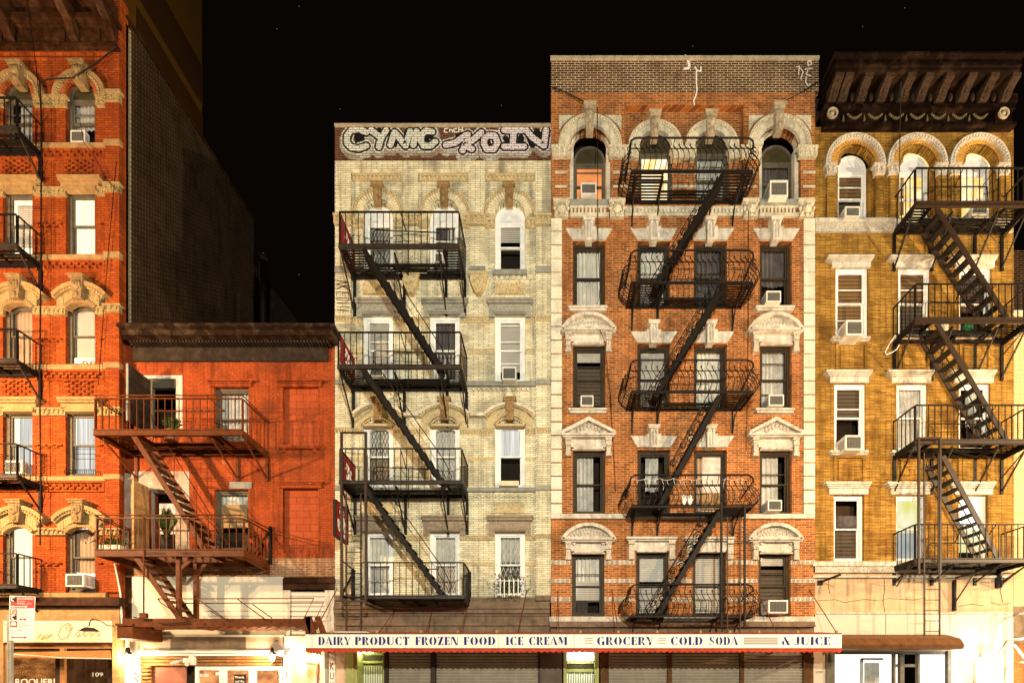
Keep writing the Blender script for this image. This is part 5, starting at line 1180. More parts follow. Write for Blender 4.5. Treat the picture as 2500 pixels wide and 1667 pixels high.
steps([(1342,1990,1516,1524,.16),(1343,1992,1524,1529,.22),(1344,1988,1529,1548,.10)],'stone_brown','shop_cornice')
# white spray tags and mortar repair on the parapet
b = MB(); kz = lambda pts: [(fx(1330+x/3.2,.07), fz(110+y/3.2,.07)) for x, y in pts]; k2 = 1/3.2/S
for p, w in (([(1100,85),(1115,110),(1130,150),(1125,180),(1095,185)],20),([(1175,170),(1190,200),(1220,205),(1222,170)],11),([(1185,205),(1185,290),(1190,350),(1180,400),(1165,430),(1170,465)],10)): stroke(b, kz(p), w*k2, -.063)
for p in ([(1970,170),(1990,165),(1985,230)],[(2000,180),(2020,210),(2000,265)],[(2055,130),(2080,120),(2085,150),(2060,160),(2055,130)],[(2035,190),(2090,180)],[(2060,180),(2045,230),(2080,240)],[(2045,250),(2040,290),(2060,320),(2080,300)]): stroke(b, kz(p), 8*k2, -.063)
b.build('paint_marks', M['paper'], b4)
# ---------------------------------------------------------------- bowed fire escape
f4 = thing('fire_escape', 'ornate black iron fire escape with bowed balconies on orange tenement', 'fire escape', (fx(1690,.9),-.9,4), 'fire escapes')
def bowed(Yr, Ym, Yp, Xa=1541, Xb=1838, last=False, yk=.9366):
    df = .92; zr, zm, zb = fz(Yr,df), fz(Ym,df), fz(Yp,df); x0, x1 = fx(Xa,df), fx(Xb,df); yf, yw = -df, -.06
    b = MB(); b.bar((x0,yf,zb),(x1,yf,zb),.03,.05); b.bar((x0,yw-.04,zb),(x1,yw-.04,zb),.03,.05)
    b.bar((x0,yf,zb),(x0,yw,zb),.03,.05); b.bar((x1,yf,zb),(x1,yw,zb),.03,.05)
    hx0, hx1, hy = lerp(x0,x1,.27), lerp(x0,x1,.75), yf+.52
    y = yf+.05
    while y < yw-.05:
        for a, c in (((x0,hx0),(hx1,x1)) if y < hy else ((x0,x1),)): b.box(a,c,y,y+.045,zb+.027,zb+.04)
        y += .082
    for X in (x0+.12, hx0-.02, hx1+.02, x1-.12): b.box(X-.02,X+.02,yf,yw,zb-.02,zb+.026)
    b.bar((hx0,hy,zb),(hx1,hy,zb),.03,.05); b.build('platform',M['iron'],f4)
    rc = .16; H = zr-zb
    def prof(t): return .16*math.sin(min(1,t/.75)*math.pi)**1.0 if t < .75 else -.02*(t-.75)/.25    # outward belly
    b = MB(); b.tube([(x0-.04,yf+.04,zr-rc*1.2),(x0,yf,zr-rc*.5),(x0+rc*.5,yf,zr-.02),(x0+rc,yf,zr),(x1-rc,yf,zr),(x1-rc*.5,yf,zr-.02),(x1,yf,zr-rc*.5),(x1+.04,yf+.04,zr-rc*1.2)],.024,6)
    b.tube([(x0,yf-.03,zm),(x1,yf-.03,zm)],.012,5)
    b.tube([(x0,yf,zb+.05),(x1,yf,zb+.05)],.013,5)
    n = 22
    def bal(P0, out, tall, lean=0):
        pts = []; tt = 1.0 if tall else .80
        for i in range(9):
            t = tt*i/8; o = prof(t); pts.append(Vector(P0)+Vector((out[0]*o+lean*.05*math.sin(t*6.28), out[1]*o, H*t)))
        b.tube(pts, .012, 4)
        if not tall: b.ball(pts[-1], .022,.022,.035,6,4)
    for i in range(1,n): bal((lerp(x0,x1,i/n),yf,zb), (0,-1), i % 2 == 0, 1)
    for i in range(1,7):
        y = lerp(yf,yw,i/7); bal((x0,y,zb),(-1.5,0),True); bal((x1,y,zb),(1.5,0),True)
    # side grilles bulging outwards (curved basket)
    for s_, x in ((-1,x0),(1,x1)):
        for j in range(1,6):
            t = j/7; o = prof(t)*1.5; b.tube([(x+s_*(o+.0),lerp(yf,yw,u/6),zb+H*t) for u in range(7)], .010, 4)
        b.tube([(x+s_*.02,yf,zr-rc),(x+s_*.02,lerp(yf,yw,.5),zr-rc-.05),(x+s_*.02,yw,zr-rc-.15)],.02,5)
        for q_ in range(3):
            c = (x+s_*.05,yf+.02,zr-.28-.12*q_); b.tube([(c[0]+.05*math.cos(a*.6),c[1],c[2]+.05*math.sin(a*.6)) for a in range(9)],.012,4)
    b.build('railing',M['iron'],f4)
    for t in (.05,.27,.72,.93):
        x = lerp(x0,x1,t); b = MB(); b.bar((x,yf+.1,zb-.03),(x,yw,zb-.03),.035,.035); b.tube([(x,yf+.15,zb-.06),(x,yf+.45,zb-.12),(x,yw-.16,zb-.30),(x,yw-.03,zb-.62)],.022,5); b.bar((x,yw-.02,zb-.02),(x,yw-.02,zb-.66),.04,.03)
        b.build('bracket',M['iron'],f4)
    b = MB(); b.tube([(hx0+.1,hy,zb+.05),(hx0+.1,hy,zb+.55),(lerp(hx0,hx1,.2),hy,zb+.55),(hx1-.2,hy,zb+.55),(hx1-.2,hy,zb+.05)],.011,4); b.build('inner_rail',M['iron'],f4)
for Yr,Ym,Yp in ((337,366,420),(611,642,692),(879,907,958),(1159,1187,1237),(1426,1450,1504)): bowed(Yr,Ym,Yp)
for a,c in (((1764,428),(1600,700)),((1757,712),(1600,968)),((1758,966),(1606,1243)),((1757,1250),(1602,1508))): stair(f4,a[0],a[1],c[0],c[1],.86,.36,13,'iron',.12,True,'iron',.62,scroll=True)
b = MB()
for X in (1761,1818): b.bar((fx(X,.98),-.98,fz(1160 if X == 1761 else 1235,.98)),(fx(X,.98),-.98,fz(1532,.98)),.05,.05)
b.build('ladder_guide',M['iron'],f4)
ladder(f4,1776,1807,1262,1545,.98,11,'iron_brown',.013)
ac(1418,1456,446,474,-.15,'silver edged air conditioner in orange lit arched window'); ac(1880,1924,440,480,-.10,'dark air conditioner in the arched window at right of orange tenement',0,1.1)
ac(1871,1907,710,737,-.05,'air conditioner in right column window two floors above triangular pediment'); ac(1418,1449,965,991,-.03,'frosty faced air conditioner just above left triangular pediment')
ac(1877,1914,963,990,-.03,'frosty faced air conditioner just above right triangular pediment'); ac(1875,1909,1220,1246,-.03,'air conditioner in window under right triangular pediment')
ac(1876,1924,1464,1496,.06,'large air conditioner in lowest right window of orange tenement',0,1.0)
ch = thing('string_lights', 'white icicle string lights draped along one bowed balcony rail', 'string lights', (fx(1690,.96),-.96,fz(1165,.96)))
b = MB(); pts = []; r = random.Random(4)
for i in range(60): X = 1545+i*4.7; pts.append((fx(X,.97),-.97,fz(1167+5*abs(math.sin(i*.45)),.97)))
b.tube(pts,.004,4)
for i in range(0,60,3):
    p = Vector(pts[i]); e = p+Vector((r.uniform(-.05,.05),0,-r.uniform(.06,.34))); m = (p+e)/2+Vector((r.uniform(-.05,.05),0,0)); b.tube([p,m,e],.004,4)
b.build('wire',M['paper'],ch)
gv = thing('work_gloves', 'pair of white gloves hung on bowed balcony rail beside lamplit window', 'gloves', (fx(1677,.98),-.98,fz(1230,.98)))
for X in (1670,1684):
    b = MB(); q = 1.02; x, z = fx(X,q), fz(1222,q); b.ball((x,-q,z),.055,.035,.11,8,6)
    for i,dx in enumerate((-.04,-.013,.013,.04)): b.tube([(x+dx,-q,z+.06),(x+dx*1.3,-q,z+.13+(.03 if i in (1,2) else 0))],.014,6)
    b.tube([(x+.05,-q,z-.02),(x+.085,-q,z+.05)],.014,6); b.build('glove',M['paper'],gv)
cable([(1459,262,.3),(1459,400,.3),(1460,600,.3),(1465,700,.3),(1462,735,.3)],.010,'iron','thin dark cable down the left window column of orange tenement')
cable([(1347,212,.12),(1385,228,.14),(1440,256,.2)],.016,'iron','short sagging cable at left end of brown brick parapet')
cable([(1905,252,.2),(1950,230,.14),(1998,200,.12)],.012,'iron','short sagging cable at right end of brown brick parapet')
cable([(1462,800,.3),(1475,830,.3),(1490,960,.2),(1500,1130,.2),(1503,1200,.2)],.009,'iron','thin wire trailing past left pediments of orange tenement')
cable([(1828,500,.2),(1827,800,.2),(1822,1100,.2)],.009,'iron','thin wire left of the right window column on orange tenement')
# ================================================================ BUILDING 5 : yellow roman brick
b5 = start('yellow_tenement', 'yellow roman brick tenement with oxblood cornice and round arches at right', 'building', 2230, 0.0)
xr_ = 2474.5
top5 = [(2043,2119),(2194,2271),(2346,2423)]
r5 = [(654,820),(937,1098),(1208,1369)]
x5 = [[(2040,2119),(2193,2271),(2342,2421)],[(2037,2113),(2189,2264),(2341,2417)],[(2036,2110),(2188,2261),(2341,2413)]]
h5 = [opening(c-51,c+51,345,531,'r') for c in (2090,2242,2395)]
for (y0,y1),xs in zip(r5,x5): h5 += [opening(a,c,y0,y1) for a,c in xs]
wall(1990.5,xr_,311,1400,h5,'brick_yellow',.32)
part('roof','black_board',lambda b: b.box(fx(1992),fx(2470),.33,9,17.9,fz(200)))
for i, c in enumerate((2090,2242,2395)):
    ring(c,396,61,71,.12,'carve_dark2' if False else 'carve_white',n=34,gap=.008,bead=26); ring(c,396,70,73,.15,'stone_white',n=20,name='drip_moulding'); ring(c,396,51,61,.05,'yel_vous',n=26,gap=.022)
    ring(c,396,44,50.5,-.08,'yel_vous',back=-.14,n=24,gap=.02,name='inner_arch_ring'); ring(c,396,37.5,50.5,-.14,'brick_yellow',back=-.26,n=24,gap=.01,name='reveal_arch')
    for s_ in (-1,1):
        xa = c-72 if s_ < 0 else c+47; capital(xa,xa+25,396,424,.10,'carve_white'); part('colonnette','brick_yellow',lambda b: pb(b,xa+2,xa+22,424,531,.07))
        part('jamb','brick_yellow',lambda b: (b.box(*sorted((fx(c+s_*44),fx(c+s_*51))),.08,.14,fz(531),fz(396)), b.box(*sorted((fx(c+s_*37.5),fx(c+s_*51))),.14,.26,fz(531),fz(396))))
ct5 = [[('blind','blind_brown',0,1,.35,.8),('blind','blind_dark',0,1,0,.35)],[('glow','lit_yellow',0,1,0,1),('curtain','kraft',.0,.35,.2,.8)],[('glow','lit_yellow',0,1,0,1),('blind','lit_yellow',0,1,.5,.8)]]
for i, c in enumerate((2090,2242,2395)):
    window(c-38,c+38,358,531,'r','frame_white',.08,.24,ct5[i],.5,tymp='tymp_white',up=(.5,),d=0)
    if i: pass
cc = [[[('blind','blind_brown',0,1,.1,1)],[('blind','blind_brown',0,1,.5,1),('blind','blind_dark',0,1,0,.5)],[('blind','blind_dark',0,1,.4,1),('back','brown_room')]],
      [[('blind','blind_dark',0,1,.5,1),('curtain','curt_brown',0,.2,.2,.5)],[('curtain','curt_gray',0,1,0,.9)],[('curtain','curt_gray',.4,.75,.4,.95),('back','brown_room')]],
      [[('back','brown_room'),('thing','curt_dark',0,1,.55,.65),('blind','blind_dark',0,1,0,.5)],[('glow','lit_green',0,1,.5,1),('glow','lit_cool',0,1,0,.5)],[('glow','lit_white',0,1,.5,1),('glow','lit_green',0,1,.2,.5)]]]
for j,((y0,y1),xs) in enumerate(zip(r5,x5)):
    for i,(a,c) in enumerate(xs):
        window(a,c,y0,y1,None,'frame_white',.075,.05 if j < 2 else .10,cc[j][i],.5,up=((.45,) if (i,j) in ((0,0),(1,0)) else (.3,) if (i,j) == (0,1) else ()),bar=(.5,) if (i,j) == (0,0) else ())
        m = (a+c)/2
        cy = (621,902,1175)[j]
        steps([(m-56,m+56,cy,cy+5,.20),(m-53,m+53,cy+5,cy+10,.15),(m-50,m+50,cy+10,cy+15,.10)],'stone_white','lintel_cap'); steps([(m-48,m+47,cy+15,cy+31,.05)],'stone_white','lintel')
        if j < 2:
            steps([(m-47,m+46,y1,y1+6,.14),(m-44,m+43,y1+6,y1+12,.09)],'stone_white','sill')
            yb = (902,1175)[j]; steps([(m-38,m-32,y1+14,yb-1,.04),(m+32,m+38,y1+14,yb-1,.04),(m-32,m+32,y1+14,y1+19,.04)],'brick_yellow','panel_frame'); band(m-27,m+27,y1+24,yb-4,.03,'brick_yellow','brick_panel')
steps([(1991,xr_,531.5,541,.10)],'stone_white','sill_course'); band(1991,xr_,541,565,.06,'carve_white','carved_frieze')
steps([(1986,xr_,1369.5,1381,.10)],'stone_white','sill_course'); band(1986,xr_,1381,1397,.06,'carve_white','carved_frieze')
M['stucco'] = mat('stained_peach_stucco', (.48,.34,.21), .85, .18, 2.5, streak=.45, dirt=(.30,.24,.19), da=.4)
M['white_pink'] = mat('whitewashed_panel', (.50,.43,.36), .8, .08, 3)
wall(1985,2474,1400.2,1496,[],'stucco',.3,'stucco_band'); wall(1985,2474,1496.2,1900,[opening(2036,2322,1588,1960),opening(2338,2384,1612,1960)],'white_pink',.3,'shopfront_wall')
steps([(1985,2474,1404,1409,.08),(1986,2474,1494,1497,.04)],'stone_white','moulding'); steps([(1987,2340,1499,1548,.06)],'white_pink','sign_panel')
b = MB()
for p in ([(1990,1466),(2040,1463),(2062,1470),(2110,1462),(2150,1466),(2170,1460),(2230,1464),(2260,1459)],[(2158,1412),(2160,1440),(2156,1462),(2160,1494)],[(2340,1480),(2370,1474),(2400,1478)],[(2420,1470),(2440,1476),(2466,1472)],[(2024,1412),(2022,1430),(2026,1448)],[(2446,1412),(2442,1440),(2448,1470)]): b.tube([(fx(x),-.001,fz(y)) for x,y in p],.008,4)
for x in (2159,2315): b.box(fx(x)-.008,fx(x)+.008,-.062,-.05,fz(1547),fz(1500))
b.build('plaster_cracks',M['wood_brown'],b5)
# cornice
steps([(2018,2478,304,311,.06),(2014,2482,297,304,.20),(2055,2428,270,297,.07),(2016,2052,264,297,.24),(2430,2470,264,297,.24),(2012,2480,254,264,.26),(2014,2480,248,254,.20)],'cornice_red','cornice_frieze')
ZS = EYE+17.01
part('cornice_cove','cornice_red',lambda b: b.box(fx(2018,.2),fx(2484,.2),-.22,0,fz(249,.2),ZS))
def corona(b):
    xa, xb = fx(2040,.75), fx(2492,.75)
    b.box(xa,xb,-.74,.05,ZS,ZS+.06); b.box(xa-.04,xb,-.80,-.1,ZS+.061,ZS+.14); b.box(xa-.10,xb,-.90,-.2,ZS+.24,ZS+.30)
    b.box(xa,fx(2068,.75),-.76,-.1,ZS+.141,ZS+.24); b.box(fx(2200,.8),fx(2282,.8),-.78,-.1,ZS+.141,ZS+.24); b.box(fx(2432,.8),xb,-.77,-.1,ZS+.141,ZS+.24); b.box(xa,xb,-.45,-.1,ZS+.141,ZS+.24)
part('cornice_crown','cornice_red',corona)
for i, X in enumerate((2030,2054,2100,2150,2202,2245,2294,2348,2400,2452)):
    prof = [(-.22,ZS-.30),(-.30,ZS-.33),(-.38,ZS-.30),(-.44,ZS-.20),(-.56,ZS-.13),(-.68,ZS-.10),(-.70,ZS-.005),(-.22,ZS-.005)]
    x = fx(X,.35)+.04; n = len(prof); w = .115; vs = [(x-w,p[0],p[1]) for p in prof]+[(x+w,p[0],p[1]) for p in prof]
    mb = MB(); mb.add(vs,[tuple(range(n)),tuple(range(n,2*n))[::-1]]+[(k,(k+1)%n,(k+1)%n+n,k+n) for k in range(n)])
    for t in range(4): mb.ball((x,-.36-.045*t,ZS-.28+.05*t),.07,.04,.05,6,4)
    mb.build('cornice_bracket',M['carve_dark'],b5)
    if i < 9 and i: MB().ball((fx(X+26,.25),-.25,fz(238,.25)),.06,.06,.12,8,6).build('cornice_boss',M['carve_dark'],b5)
mb = MB(); q = .10
for i in range(7):
    X = 2085+i*51.3
    for t in range(11):
        u = t/10; mb.ball((fx(X-20+40*u,q),-q-.01,fz(276+14*math.sin(u*3.1416),q)),.030,.03,.045,6,4)
    mb.prism([(fx(X-28,q),fz(294,q)),(fx(X-23,q),fz(294,q)),(fx(X-25.5,q),fz(278,q))],-q,-.02)
mb.build('garlands',M['garland'],b5)
for X in (2033,2451): MB().arc(fx(X,.27),fz(276,.27),.11,.15,0,6.283,-.29,-.2,20).ball((fx(X-1,.26),-.25,fz(277,.26)),.07,.05,.07,8,6).build('medallion',M['key_cream'],b5)
# storefront
an = thing('metal_canopy', 'long brown metal shutter housing over the bright white shopfront', 'canopy', (fx(2200,.5),-.3,fz(1583,.5)))
mb = MB(); q = .62; prof = [(-.06,fz(1583,.62)),(-.62,fz(1583,.62)),(-.66,fz(1573,.62)),(-.52,fz(1556,.62)),(-.06,fz(1546,.3))]; xa, xb = fx(2056,q), fx(2352,q); n = len(prof)
mb.add([(xa,p[0],p[1]) for p in prof]+[(xb,p[0],p[1]) for p in prof],[tuple(range(n)),tuple(range(n,2*n))[::-1]]+[(k,(k+1)%n,(k+1)%n+n,k+n) for k in range(n)]); M['rust_brown'] = mat('rusty_brown_metal', (.12,.052,.018), .5, .35, 5, streak=.3); mb.build('housing',M['rust_brown'],an)
part('shop_glass','glass',lambda b: b.box(fx(2036),fx(2322),.08,.085,0,fz(1588)))
part('shop_interior','lit_white',lambda b: b.box(fx(2030),fx(2250),.9,.92,0,fz(1580)))
M['shop_panel'] = emis('frosted_lit_panel', (.95,1.0,.90), 1.4, .1, (1,1,1)); part('frosted_panel','shop_panel',lambda b: b.box(fx(2246),fx(2314),.09,.10,0,fz(1590)))
part('shop_frame','frame_gray',lambda b: (b.box(fx(2015),fx(2036),-.05,.1,0,fz(1588)), b.box(fx(2036),fx(2322),.02,.1,fz(1596),fz(1588)), b.box(fx(2182),fx(2187),.0,.1,0,fz(1596)), b.box(fx(2197),fx(2207),-.02,.1,0,fz(1596)), b.box(fx(2241),fx(2246),.0,.1,0,fz(1596)), b.box(fx(2187),fx(2246),.02,.09,fz(1627),fz(1620)), b.box(fx(2313),fx(2322),-.02,.1,0,fz(1588))))
part('shop_shelf','curt_gray',lambda b: (b.box(fx(2140),fx(2176),.5,.55,0,fz(1615)), b.box(fx(2126),fx(2130),.4,.5,0,fz(1605)), b.box(fx(2126),fx(2180),.4,.45,fz(1608),fz(1603))))
part('side_door','frame_gray',lambda b: (b.box(fx(2338),fx(2384),.10,.14,0,fz(1612)),))
part('door_transom','planter',lambda b: (b.box(fx(2345),fx(2376),.08,.099,fz(1642),fz(1628)), b.box(fx(2345),fx(2362),.08,.099,0,fz(1650))))
b = MB()
for p in ([(2392,1632),(2386,1626),(2388,1618),(2396,1624),(2404,1617),(2410,1624),(2406,1636),(2394,1650),(2386,1640)],): stroke(b,[(fx(x),fz(y)) for x,y in p],.02,-.003)
b.build('heart_scrawl',M['black_board'],b5)
font_mesh('scrawl','HEK',.16,.06,'black_board',b5,(fx(2389),-.004,fz(1634))); font_mesh('scrawl','TAD',.16,.06,'black_board',b5,(fx(2391),-.004,fz(1643)))
font_mesh('scrawl','LOSY',.22,.06,'black_board',b5,(fx(1992),-.004,fz(1642)))
b = MB(); q = .12; b.box(fx(2426),fx(2440),-.12,-.001,0,fz(1497)); b.build('corner_rib',M['white_pink'],b5)
wl = thing('floodlight', 'blazing small floodlight on whitewashed wall beside the side door', 'lamp', (fx(2400,.35),-.3,fz(1605,.35)))
MB().box(fx(2404,.2),fx(2412,.2),-.30,-.02,fz(1612,.2),fz(1606,.2)).build('bracket',M['iron'],wl); MB().box(fx(2396,.35),fx(2420,.35),-.42,-.28,fz(1612,.35),fz(1604,.35)).build('lit_lens',M['lamp'],wl)
lamp('floodlight_light', (fx(2405,.35),-.55,fz(1618,.35)), 170, (1,.92,.74), .05)
lamp('floodlight_light', (fx(2432,.5),-.42,fz(1640,.5)), 110, (1,.95,.85), .05)
# stub brackets, rods on building 5
sb_ = thing('stub_beam', 'cut off dark iron beam with plate on the stucco by the awning', 'beam', (fx(2000),0,fz(1422)))
MB().box(fx(1995),fx(2008),-.03,.0,fz(1428),fz(1416)).bar((fx(2004),0,fz(1420)),(fx(2052,.8),-.8,fz(1402,.8)),.05,.05).build('beam',M['iron'],sb_)
f5 = thing('fire_escape', 'dark iron fire escape with open tread stairs on yellow brick tenement', 'fire escape', (fx(2330,.85),-.85,4), 'fire escapes')
for j,(Yr,Y0,Y1) in enumerate(((409,492,504),(692,775,788),(988,1072,1084),(1279,1362,1373))):
    P = balcony(f5, 2235, 2520, Yr, Y0, Y1, .87, 0, 'iron','iron_brown', hatch=(.16,.80,.52), pitch=.17, brackets=(0,.35,.75,1), strut=.95 if j < 3 else .35, slat=.082)
    rod(f5, [(2266,Y0+1,.42),(2266,Yr+52,.42),(2272,Yr+47,.42),(2410,Yr+47,.42),(2412,Y0+1,.42)], .016,'iron','inner_rail')
    rod(f5, [(2332,Yr+44,.42),(2352,Yr+2,.86)], .013,'iron','rail_brace'); rod(f5, [(2400,Yr+44,.42),(2432,Yr+2,.86)], .013,'iron','rail_brace')
    rod(f5, [(2515,Y1,.8),(2440,Y1+88 if j < 3 else Y1+50,.03)], .018,'iron_brown','outrigger')
for a,c in (((2286,508),(2458,776)),((2287,790),(2458,1076)),((2302,1113),(2440,1368))): stair(f5,a[0],a[1],c[0],c[1],.83,.25,12,'iron_brown',.13,True,'iron',.7)
b = MB()
for X in (2243,2295): b.bar((fx(X,.95),-.95,fz(1072,.95)),(fx(X,.95),-.95,fz(1400,.95)),.05,.05)
b.bar((fx(2241,.95),-.95,fz(1070,.95)),(fx(2297,.95),-.95,fz(1070,.95)),.06,.05); b.build('ladder_guide',M['iron_brown'],f5)
ladder(f5,2256,2291,1105,1398,.95,11,'iron_brown',.014); ladder(f5,2257,2294,1400,1553,.95,6,'iron_brown',.016)
rod(f5,[(2330,1415,.06),(2330,1490,.06)],.055,'iron','wall_post'); rod(f5,[(2332,1410,.08),(2518,1364,.86)],.03,'iron_brown','strut'); rod(f5,[(2332,1470,.08),(2378,1400,.5)],.018,'iron_brown','strut'); rod(f5,[(2190,1430,.05),(2222,1378,.75)],.018,'iron_brown','strut'); rod(f5,[(2438,1370,.05),(2438,1434,.05)],.09,'iron','wall_post'); rod(f5,[(2440,1430,.08),(2512,1374,.8)],.02,'iron_brown','strut')
ac(2064,2100,504,529,-.16,'cream air conditioner at foot of left round arched window, yellow tenement')
ac(2373,2413,505,521,-.10,'air conditioner under topmost balcony in right arched window of yellow tenement')
ac(2066,2107,781,818,.02,'tilted dark faced air conditioner in left window below arches of yellow tenement',0,.95)
ac(2064,2105,1062,1098,.02,'large white louvred air conditioner on yellow tenement, just above a brick panel',0,.95)
wh = thing('rope_loop', 'loop of white rope hanging below yellow tenement balcony', 'rope', (fx(2180,.3),-.3,fz(830,.3)))
MB().tube([(fx(a,.3),-.3,fz(c,.3)) for a,c in ((2186,818),(2178,830),(2170,842),(2161,860),(2165,866),(2178,860),(2190,852),(2195,842))],.013,5).build('rope',M['paper'],wh)
bk_ = thing('balcony_bucket', 'pale bucket on second highest balcony of yellow tenement', 'bucket', (fx(2305,.4),-.4,fz(808,.4))); MB().tube([(fx(2305,.4),-.4,fz(808,.4)),(fx(2305,.4),-.4,fz(790,.4))],.09,12).build('pail',M['frame_white'],bk_); MB().tube([(fx(2305,.4)-.09,-.4,fz(792,.4)),(fx(2305,.4),-.5,fz(799,.4)),(fx(2305,.4)+.09,-.4,fz(792,.4))],.006,4).build('handle',M['iron'],bk_)
M['hose'] = mat('green_hose', (.02,.16,.06), .5, .2, 6)
ho = thing('garden_hose', 'coiled green hose on second highest balcony of yellow tenement', 'hose', (fx(2364,.3),-.3,fz(808,.3))); b = MB()
for k_ in range(3): b.tube([(fx(2364,.3)+.13*math.cos(a*.5),-.3+.05*math.sin(a*.5),fz(806-k_*4,.3)+.05*abs(math.sin(a*.5))) for a in range(13)],.014,5)
b.build('coil',M['hose'],ho)
cable([(2200,200,1.05),(2197,330,.6),(2196,420,.3)],.012,'iron','dark cable hanging over the oxblood cornice')
cable([(2460,1560,.3),(2430,1605,.3),(2405,1650,.3)],.01,'iron','thin cable slanting down white corner wall')
# ================================================================ BUILDING 6 sliver at the right edge
b6 = start('beige_building', 'sliver of beige brick building at right edge behind balcony ends', 'building', 2490, 0.0)
wall(2475.5,2900,763,1480,[],'brick_beige',.3); steps([(2475.5,2900,757,764,.06)],'stone_white','coping')
M['brick_orange2'] = brick('lower_orange_brick', (.36,.14,.04), (.30,.11,.03), (.2,.1,.04), .21, .067, .006)
wall(2475.5,2900,1480.2,1572,[],'stone_brown',.3,'dark_band'); wall(2475.5,2900,1572.2,1900,[],'brick_orange2',.3,'lower_wall')
part('rear_wall','brick_side',lambda b: b.box(fx(2475.5),20,1.2,8,10,fz(520)))
part('roof','black_board',lambda b: b.box(fx(2476),20,.31,1.19,11,fz(780)))
pf = thing('awning_frame', 'white pipe awning frame at the bottom right corner', 'frame', (fx(2490,.3),-.3,fz(1600,.3)))
b = MB(); 
for p in ([(2486,1497,.02),(2540,1490,.9)],[(2476,1560,.02),(2530,1555,.9)],[(2476,1573,.02),(2530,1640,.5)],[(2488,1616,.02),(2540,1612,.9)]): b.tube([(fx(x,d),-d,fz(y,d)) for x,y,d in p],.035,6)
b.build('pipes',M['paper'],pf)
# ================================================================ grocery awning
ga_ = thing('grocery_awning', 'long white fascia awning with blue stencil lettering and red scalloped valance', 'awning', (fx(1400,1.2),-.6,fz(1580,1.2)))
M['fascia'] = mat('white_fascia_vinyl', (.74,.70,.63), .5, .06, 3); M['awn_red'] = mat('red_awning_cloth', (.42,.045,.018), .7, .25, 5, streak=.2); M['blue'] = mat('blue_letter_paint', (.014,.022,.16), .6, .15, 8)
q = 1.2; xa, xb = fx(746,q), fx(2055,q); za, zb = fz(1581,q), fz(1547,q)
fa = MB().box(xa,xb,-q,-q+.06,za,zb).build('fascia',M['fascia'],ga_)
MB().box(xa,xb,-q-.012,-q+.07,zb+.001,zb+.03).box(xa,xb,-q-.012,-q,za-.02,za-.001).build('fascia_trim',M['rust_brown'],fa)
mb = MB(); zt = zb+.02; mb.add([(xa,-q+.06,zt),(xb,-q+.06,zt),(xb,-.26,zt+.14),(xa,-.26,zt+.14),(xa,-q+.06,zt-.03),(xb,-q+.06,zt-.03),(xb,-.26,zt+.11),(xa,-.26,zt+.11)],[(0,1,2,3),(7,6,5,4),(0,4,5,1),(1,5,6,2),(2,6,7,3),(3,7,4,0)]); mb.build('awning_top',M['awn_red'],ga_)
def scal(b, p0, p1, z0, drop, n, sc_=.04):
    p0 = Vector(p0); p1 = Vector(p1); N = n*8
    for i in range(N):
        t0, t1 = i/N, (i+1)/N; a = p0.lerp(p1,t0); c = p0.lerp(p1,t1)
        f = lambda t: z0-drop-sc_*abs(math.sin(t*n*math.pi))
        b.add([(a.x,a.y,z0),(c.x,c.y,z0),(c.x,c.y,f(t1)),(a.x,a.y,f(t0))],[(0,1,2,3)])
mb = MB(); scal(mb,(xa,-q-.004,0),(xb,-q-.004,0),za-.02,.06,92); mb.build('valance',M['awn_red'],ga_)
M['val_cream'] = mat('cream_scalloped_canvas', (.62,.56,.36), .7, .2, 5)
for x in (xa+.01,xb-.01): mb = MB(); scal(mb,(x,-q,0),(x,-.3,0),za-.02,.06,5,.06); mb.build('side_valance',M['val_cream'],ga_)
mb = MB(); mb.add([(xa,-q+.05,za),(xb,-q+.05,za),(xb,-.26,za+.02),(xa,-.26,za+.02)],[(0,1,2,3)]); mb.build('soffit',M['awn_red'],ga_)
mb = MB(); z0, z1 = fz(1573.5,q), fz(1553.5,q)
for t,a,c in (('DAIRY',777,856),('PRODUCT',866.5,999.6),('FROZEN',1014,1119),('FOOD',1132,1210),('ICE',1235,1278),('CREAM',1291,1385),('GROCERY',1457,1596),('COLD',1637,1716),('SODA',1731,1802),('&',1908,1930),('JUICE',1939,2027)): stencil(mb,t,fx(a,q),fx(c,q),z0,z1,-q-.001)
mb.build('lettering',M['blue'],fa)
mb = MB(); [mb.box(fx(a,q),fx(a+19,q),-q-.006,-q-.001,fz(y+1.6,q),fz(y,q)) for a in (1428,1607) for y in (1556,1562,1568)]; mb.build('red_bars',M['maroon'],fa)
mb = MB(); mb.box(fx(1816,q),fx(1899,q),-q-.006,-q-.001,fz(1572.5,q),fz(1554,q)); pt = mb.build('gray_patch',M['blind_gray'],fa)
mb = MB(); [mb.box(fx(x,q)-.004,fx(x,q)+.004,-q-.003,-q,za,zb) for x in (762,990,1218,1402,1579,1757,1935)]; mb.build('panel_seam',M['stone_gray'],fa)
b = MB()
for X0_,Y0_,X1_ in ((971,1480,926),(1056,1486,1040),(1145,1470,1124),(1287,1440,1264),(1362,1442,1364),(1494,1438,1510),(1846,1440,1896),(1975,1438,2042),(823,1436,768)): b.tube([(fx(X0_,.05),-.05,fz(Y0_,.05)),(fx(X1_,1.1),-1.1,fz(1543,1.1))],.013,5)
b.build('stay_rods',M['iron_red'],ga_)
b = MB(); [b.box(fx(x,1.1),fx(x+5,1.1),-1.12,-1.06,fz(1546,1.1),fz(1538,1.1)) for x in (806,918,1025,1115,1210,1415,1507,1602,1708,1780,1850,1945,2040)]; b.build('rod_clips',M['stone_tan'],ga_)
MB().box(fx(817,1.0),fx(895,1.0),-1.02,-.8,fz(1543,1.0),fz(1541,1.0)).build('loose_board',M['paper'],ga_)
